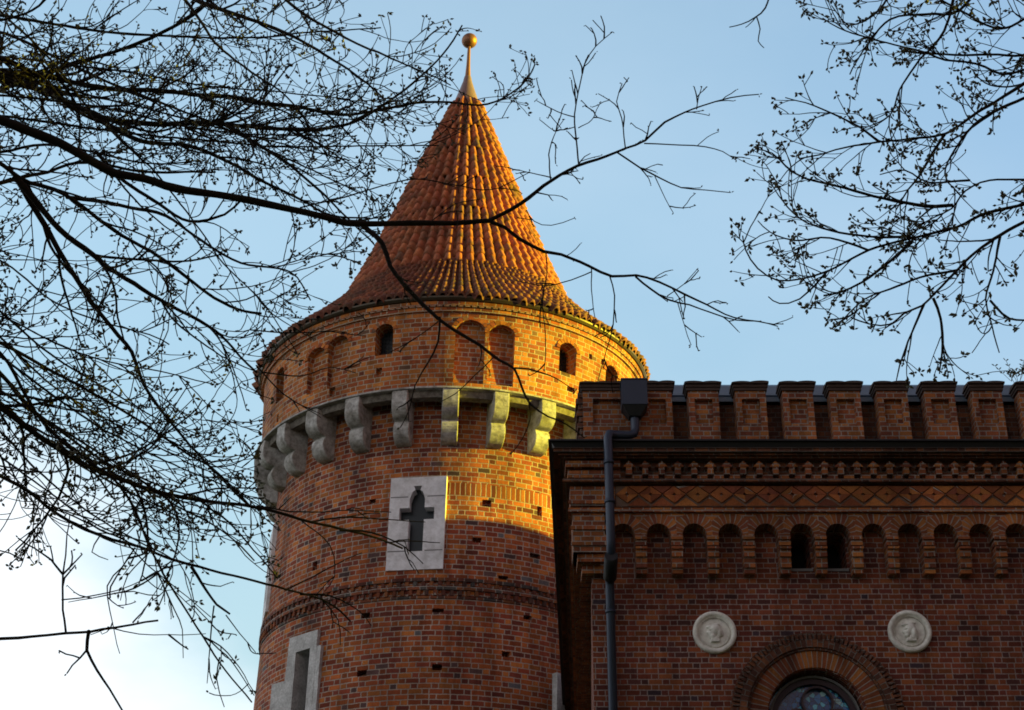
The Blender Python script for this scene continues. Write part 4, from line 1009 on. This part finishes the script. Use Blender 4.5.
# tree 2: the long near limb that crosses the tower, sparse catkin-like twigs
T2 = Tree('sparse_tree', 'thin barked tree whose one long black limb reaches across the tower roof', (-5.0, 6.6, 0), 5)
tr = [Vector((-5.0, 6.6, -.1)), Vector((-4.95, 6.6, 2)), Vector((-4.7, 6.65, 4)), Vector((-4.5, 6.7, 5.6)), Vector((-4.45, 6.8, 7.5)), Vector((-4.6, 6.8, 9.5))]
tt = catmull(tr, .25); mb = MB(); mb.tube(tt, [.17-.12*i/(len(tt)-1)+.12*math.exp(-i*.8) for i in range(len(tt))], 12); T2.put(mb, 'trunk', M['bark'])
S = dict(lev=1, kids=.8, budsz=.0062, budn=1, sidebuds=1.1, wig=.5, trop=.1)
A = [(-60, 95), (0, 119), (30, 130), (60, 141), (90, 157), (118, 172), (145, 178), (177, 188), (219, 194), (250, 200), (279, 206), (318, 215), (348, 222), (379, 223), (415, 222), (455, 222), (491, 220)]
pts = [Vector((-4.5, 6.7, 5.5)), Vector((-3.7, 6.75, 5.9))]+PX(A, 6.8, 7.4)
q, rad = T2.limb(pts, px2r(7.0, 7)*1.0, px2r(2.2, 7.4), 10)
subs = [
 ([(490, 220), (520, 204), (551, 181), (578, 166), (607, 156), (626, 148), (645, 140), (665, 122), (685, 112), (702, 106), (730, 98), (759, 95)], 2.0, .5, 5),
 ([(579, 165), (576, 140), (574, 115), (580, 85), (586, 64), (597, 46), (614, 31)], .85, .4, 7),
 ([(551, 180), (550, 150), (556, 132), (564, 120)], .7, .35, 7),
 ([(551, 178), (532, 173), (512, 169)], .6, .35, 7),
 ([(575, 117), (557, 112), (545, 106), (535, 101)], .6, .35, 6),
 ([(579, 128), (592, 120), (601, 103)], .5, .35, 5),
 ([(626, 148), (622, 118), (617, 101), (623, 83)], .7, .4, 8),
 ([(617, 152), (640, 168), (660, 178), (682, 188), (706, 190), (731, 193)], .9, .4, 5),
 ([(644, 143), (680, 144), (705, 147), (723, 152), (738, 161)], .7, .4, 3),
 ([(698, 145), (708, 137), (720, 131)], .45, .35, 2),
 ([(655, 176), (665, 198), (673, 213)], .5, .35, 6),
 ([(697, 109), (699, 96), (702, 86)], .5, .35, 5),
 ([(491, 221), (505, 226), (520, 237), (545, 250), (562, 254), (590, 266), (613, 277), (637, 276), (660, 283), (685, 295), (707, 305), (735, 318), (758, 321), (778, 326)], 1.9, .5, 3.5),
 ([(635, 277), (650, 289), (668, 300), (690, 306), (712, 314), (735, 321), (760, 322)], 1.0, .45, 5),
 ([(546, 252), (546, 275), (542, 300), (546, 345), (544, 372)], .6, .35, 4),
 ([(591, 268), (591, 290), (594, 318)], .55, .35, 4),
 ([(610, 276), (615, 296), (613, 325), (607, 350), (598, 382)], .7, .35, 6),
 ([(678, 303), (684, 325), (691, 346)], .5, .35, 6),
 ([(591, 272), (570, 280), (545, 285), (515, 280)], .6, .35, 3),
 ([(527, 210), (535, 222), (552, 226), (575, 218)], .5, .35, 3),
 ([(668, 296), (685, 283), (699, 268)], .5, .35, 5),
 ([(362, 225), (383, 243), (391, 266), (410, 291), (432, 312), (455, 330), (480, 345), (500, 360), (514, 368), (523, 388), (531, 404), (548, 416), (566, 424), (584, 438)], 2.4, .5, 2),
 ([(440, 317), (438, 342), (428, 362), (415, 385), (409, 410), (400, 428)], 1.1, .4, 3),
 ([(514, 368), (535, 370), (556, 378), (575, 392)], .9, .4, 2),
 ([(495, 356), (475, 375), (455, 393), (438, 402)], .6, .35, 2),
 ([(440, 320), (415, 338), (390, 352)], .55, .35, 3),
 ([(528, 398), (530, 420), (522, 440), (510, 455)], .6, .35, 1),
 ([(300, 208), (335, 200), (370, 190), (410, 180), (450, 185), (490, 190), (530, 172)], .8, .4, 3),
 ([(430, 222), (455, 205), (480, 200)], .6, .35, 3)]
for pl, a, b, dn in subs:
    pts = PX(pl, 7.4, 7.4+T2.rnd.uniform(-.25, .35)); q, rad = T2.limb(pts, px2r(a, 7.4), px2r(b, 7.5), 6)
    T2.feather(q, rad, dn*1.1, (.04, .17), start=.08, **S)
    T2.cluster(q[-1], q[-1]-q[-2], .007, 2)
# lowest bare branch, bottom left
for pl, a, b, dn in [([(-60, 642), (0, 638), (30, 636), (62, 633), (88, 631), (112, 626), (132, 622), (158, 618)], 3.8, .8, 3), ([(66, 632), (63, 600), (63, 575), (67, 545), (70, 515)], 1.0, .5, 4), ([(88, 631), (87, 650), (97, 672), (110, 690), (124, 714)], 1.5, .8, 3), ([(108, 627), (140, 634), (180, 634), (205, 632)], .5, .3, 3), ([(62, 601), (95, 597), (130, 588), (156, 572)], .6, .4, 3), ([(134, 622), (142, 612), (150, 601)], .8, .5, 1), ([(-50, 548), (0, 551), (20, 558)], 1.2, .6, 0), ([(110, 597), (110, 585), (122, 566), (134, 548)], .8, .5, 3)]:
    pts = PX(pl, 5.6, 5.9)
    if pl[0][0] < -40: pts = [Vector((-4.85, 6.6, pts[0].z+.4))]+pts
    q, rad = T2.limb(pts, px2r(a, 5.6), px2r(b, 5.9), 6); T2.feather(q, rad, dn*1.2, (.05, .25), start=.1, **S)
T2.done()

# tree 3: right hand tree
keep3 = [(760, -300), (800, -5), (815, 40), (765, 120), (735, 160), (735, 290), (820, 310), (870, 350), (900, 384), (960, 384), (1030, 365), (1400, 420), (1400, -300)]
T3 = Tree('leafing_tree', 'slender tree reaching in from the right with curved limbs and opening buds', (6.4, 9.2, 0), 21, lambda p: inpoly(p, keep3))
tr = [Vector((6.4, 9.2, -.1)), Vector((6.35, 9.2, 2)), Vector((6.2, 9.2, 4)), Vector((6.0, 9.25, 6)), Vector((5.8, 9.3, 8)), Vector((5.9, 9.3, 10.5))]
tt = catmull(tr, .25); mb = MB(); mb.tube(tt, [.22-.16*i/(len(tt)-1)+.15*math.exp(-i*.8) for i in range(len(tt))], 12); T3.put(mb, 'trunk', M['bark'])
G3 = [
 ([(1070, 50), (1024, 83), (978, 112), (945, 134), (910, 139), (880, 142), (845, 147), (818, 155), (798, 159)], 2.6, .5),
 ([(1065, 62), (1024, 70), (1002, 74), (975, 63), (945, 60), (928, 53), (895, 45), (868, 38), (838, 28), (822, 18)], 1.9, .5),
 ([(1060, 40), (1024, 55), (990, 54), (955, 55), (920, 53), (900, 50)], 1.6, .8),
 ([(1065, 175), (1024, 179), (990, 180), (965, 190), (951, 208), (925, 222), (905, 240)], 1.5, .5),
 ([(953, 205), (925, 206), (885, 198), (845, 188), (806, 178), (787, 166), (773, 152), (757, 148)], 1.3, .45),
 ([(945, 134), (934, 152), (922, 172), (908, 190), (896, 210)], 1.2, .45),
 ([(1060, 195), (1024, 204), (980, 215), (957, 227), (925, 236), (895, 242), (868, 250), (845, 262), (822, 273), (800, 279), (778, 280), (758, 268), (746, 250), (743, 236)], 2.2, .5),
 ([(1060, 205), (1024, 222), (1000, 235), (975, 252), (955, 272), (936, 292), (922, 306), (903, 314), (890, 325), (868, 325), (850, 318)], 2.8, .5),
 ([(924, 304), (912, 332), (902, 358), (896, 380)], .9, .4),
 ([(933, 298), (940, 318), (943, 342), (939, 374)], 1.0, .5),
 ([(913, 241), (890, 262), (862, 282), (840, 292), (823, 295)], 1.1, .7),
 ([(1000, 236), (995, 264), (987, 298), (993, 325), (1000, 352)], .9, .4),
 ([(990, 300), (1010, 318), (1040, 318)], .8, .7),
 ([(880, 142), (860, 128), (830, 113), (805, 103), (785, 98)], .9, .4),
 ([(910, 236), (870, 236), (830, 230), (800, 218), (778, 195), (770, 180)], .9, .4),
 ([(868, 250), (830, 238), (795, 240), (770, 232), (758, 220)], .8, .4),
 ([(828, 270), (800, 298), (780, 302), (768, 295)], .7, .4),
 ([(990, -30), (960, 10), (925, 15), (890, 20), (858, 60), (850, 75)], 1.3, .5),
 ([(1050, 10), (1000, 30), (960, 12), (925, -8)], 1.4, .8),
 ([(960, -30), (945, 30), (920, 60), (900, 90), (890, 115), (860, 130)], 1.2, .4),
 ([(1030, 95), (980, 120), (955, 150), (945, 175), (960, 195)], 1.2, .5),
 ([(900, -30), (880, 10), (850, 25), (832, 5)], 1.0, .4),
 ([(957, 270), (920, 277), (890, 290), (865, 300), (845, 318), (832, 327)], .9, .4),
 ([(970, 180), (930, 182), (905, 170), (880, 175)], .8, .4)]
for pl, a, b in G3:
    Ya = T3.rnd.uniform(8.7, 9.1); pts = PX(pl, 8.9, Ya)
    if pl[0][0] > 1045: pts = [Vector((5.95, 9.25, max(3, min(9.5, pts[0].z-.3))))]+pts
    q, rad = T3.limb(pts, px2r(a, 8.9)*1.42, px2r(b, 9)*1.25, 7)
    T3.feather(q, rad, 9.0, (.12, .42), 1, .08, kids=1.4, budsz=.016, budn=4, trop=.6, wig=.16)
T3.done()
# tree 4: a twig tip hanging in at the top
T4 = Tree('overhanging_tree', 'tree overhead whose bare twig tip hangs in at the top edge', (3.0, 2.5, 0), 31)
tr = [Vector((3.0, 2.5, -.1)), Vector((3.0, 2.5, 2.5)), Vector((2.9, 2.8, 5)), Vector((2.7, 3.6, 7)), Vector((2.4, 5.0, 8.4))]
tt = catmull(tr, .25); mb = MB(); mb.tube(tt, [.14-.115*i/(len(tt)-1)+.1*math.exp(-i*.8) for i in range(len(tt))], 12); T4.put(mb, 'trunk', M['bark'])
q, rad = T4.limb([Vector((2.4, 5.0, 8.4))]+PX([(790, -90), (772, -15), (765, 8), (755, 18), (742, 25), (730, 28)], 7.0, 7.0), .02, .0025, 6)
q, rad = T4.limb(PX([(757, 16), (760, 28), (758, 40), (764, 47)], 7, 7), .004, .0022, 5); T4.limb(PX([(756, 17), (750, 24), (746, 28)], 7, 7), .003, .002, 5)

# seedling growing on the right-hand merlon cap
wd = MB(); rr = random.Random(3); b0 = at(1016, 378, ym+.1)
weed = MB()
for k in range(9):
    d = Vector((rr.gauss(0, .35), rr.gauss(0, .3), 1)).normalized(); L = rr.uniform(.1, .32); p = b0+Vector((rr.uniform(-.12, .12), rr.uniform(-.05, .05), -.06)); pts = [p+d*L*i/4+Vector((0, 0, .01*i)) for i in range(5)]; weed.tube(pts, [.004]*5, 4)
    for i in range(2, 5):
        for s_ in (-1, 1):
            e = Vector((s_*.05*rr.uniform(.6, 1.2), rr.uniform(-.03, .03), .03)); a = pts[i]; weed.face([a, a+e*.5+Vector((0, 0, .014)), a+e, a+e*.5-Vector((0, 0, .014))])
o = weed.build('seedling', M['bud']); tag(o, 'small leafy seedling growing on the right-most merlon of the battlements', 'plant')

# ------------------------------------------------------------------ unseen evergreens added behind and right of the viewer to block light
rg = random.Random(77)
def evergreen_crown(h, w, n):
    mb = MB()
    for _ in range(n):
        t = rg.random()**.8; z = h*(.10+.90*t); rmax = w*(math.sin(PI*min(1, .18+.82*(1-t)))**.6)*(.75+.25*math.sin(z*2.3+_%5))
        a = rg.uniform(0, 2*PI); rr_ = rmax*rg.random()**.35
        p = Vector((rr_*math.cos(a), rr_*math.sin(a), z)); s_ = rg.uniform(.22, .55)
        u = Vector((rg.gauss(0, 1), rg.gauss(0, 1), rg.gauss(0, .6))).normalized(); v = u.cross(Vector((rg.gauss(0, 1), rg.gauss(0, 1), rg.gauss(0, 1)))).normalized()
        mb.face([p-u*s_, p-v*s_*.55, p+u*s_, p+v*s_*.55], [(0, 0)]*4)
    return mb
M['leaf'] = plain('evergreen_foliage', (.03, .05, .022), .8, 0, .5, 6)
pr = empty('added_evergreen', (0, -9, 0)); cr = evergreen_crown(13.5, 4.0, 5200).build('crown', M['leaf'], pr)
tt = catmull([Vector((0, 0, -.1)), Vector((.1, 0, 3)), Vector((0, .1, 7)), Vector((.1, 0, 12))], .4); mb = MB(); mb.tube(tt, [.38-.33*i/(len(tt)-1) for i in range(len(tt))], 10); tk = mb.build('trunk', M['bark'], pr)
spots = [(-22, -5), (-16, -8), (-10, -10), (-4, -11), (2, -10.5), (8, -10), (14, -9), (20, -6), (25, -1), (28, 5), (29, 11), (-6.5, -17), (5, -17), (-28, 1)]
for i, (x, y) in enumerate(spots):
    if i == 0: o = pr
    else:
        o = pr.copy(); C.objects.link(o)
        for ch in (cr, tk): c_ = ch.copy(); C.objects.link(c_); c_.parent = o
    o.location = (x, y, 0); o.rotation_euler = (0, 0, i*1.7); q_ = rg.uniform(.85, 1.1); o.scale = (q_, q_, q_)
    tag(o, 'unseen dense evergreen added behind and beside the viewer to block light', 'tree', 'added evergreens that block light')
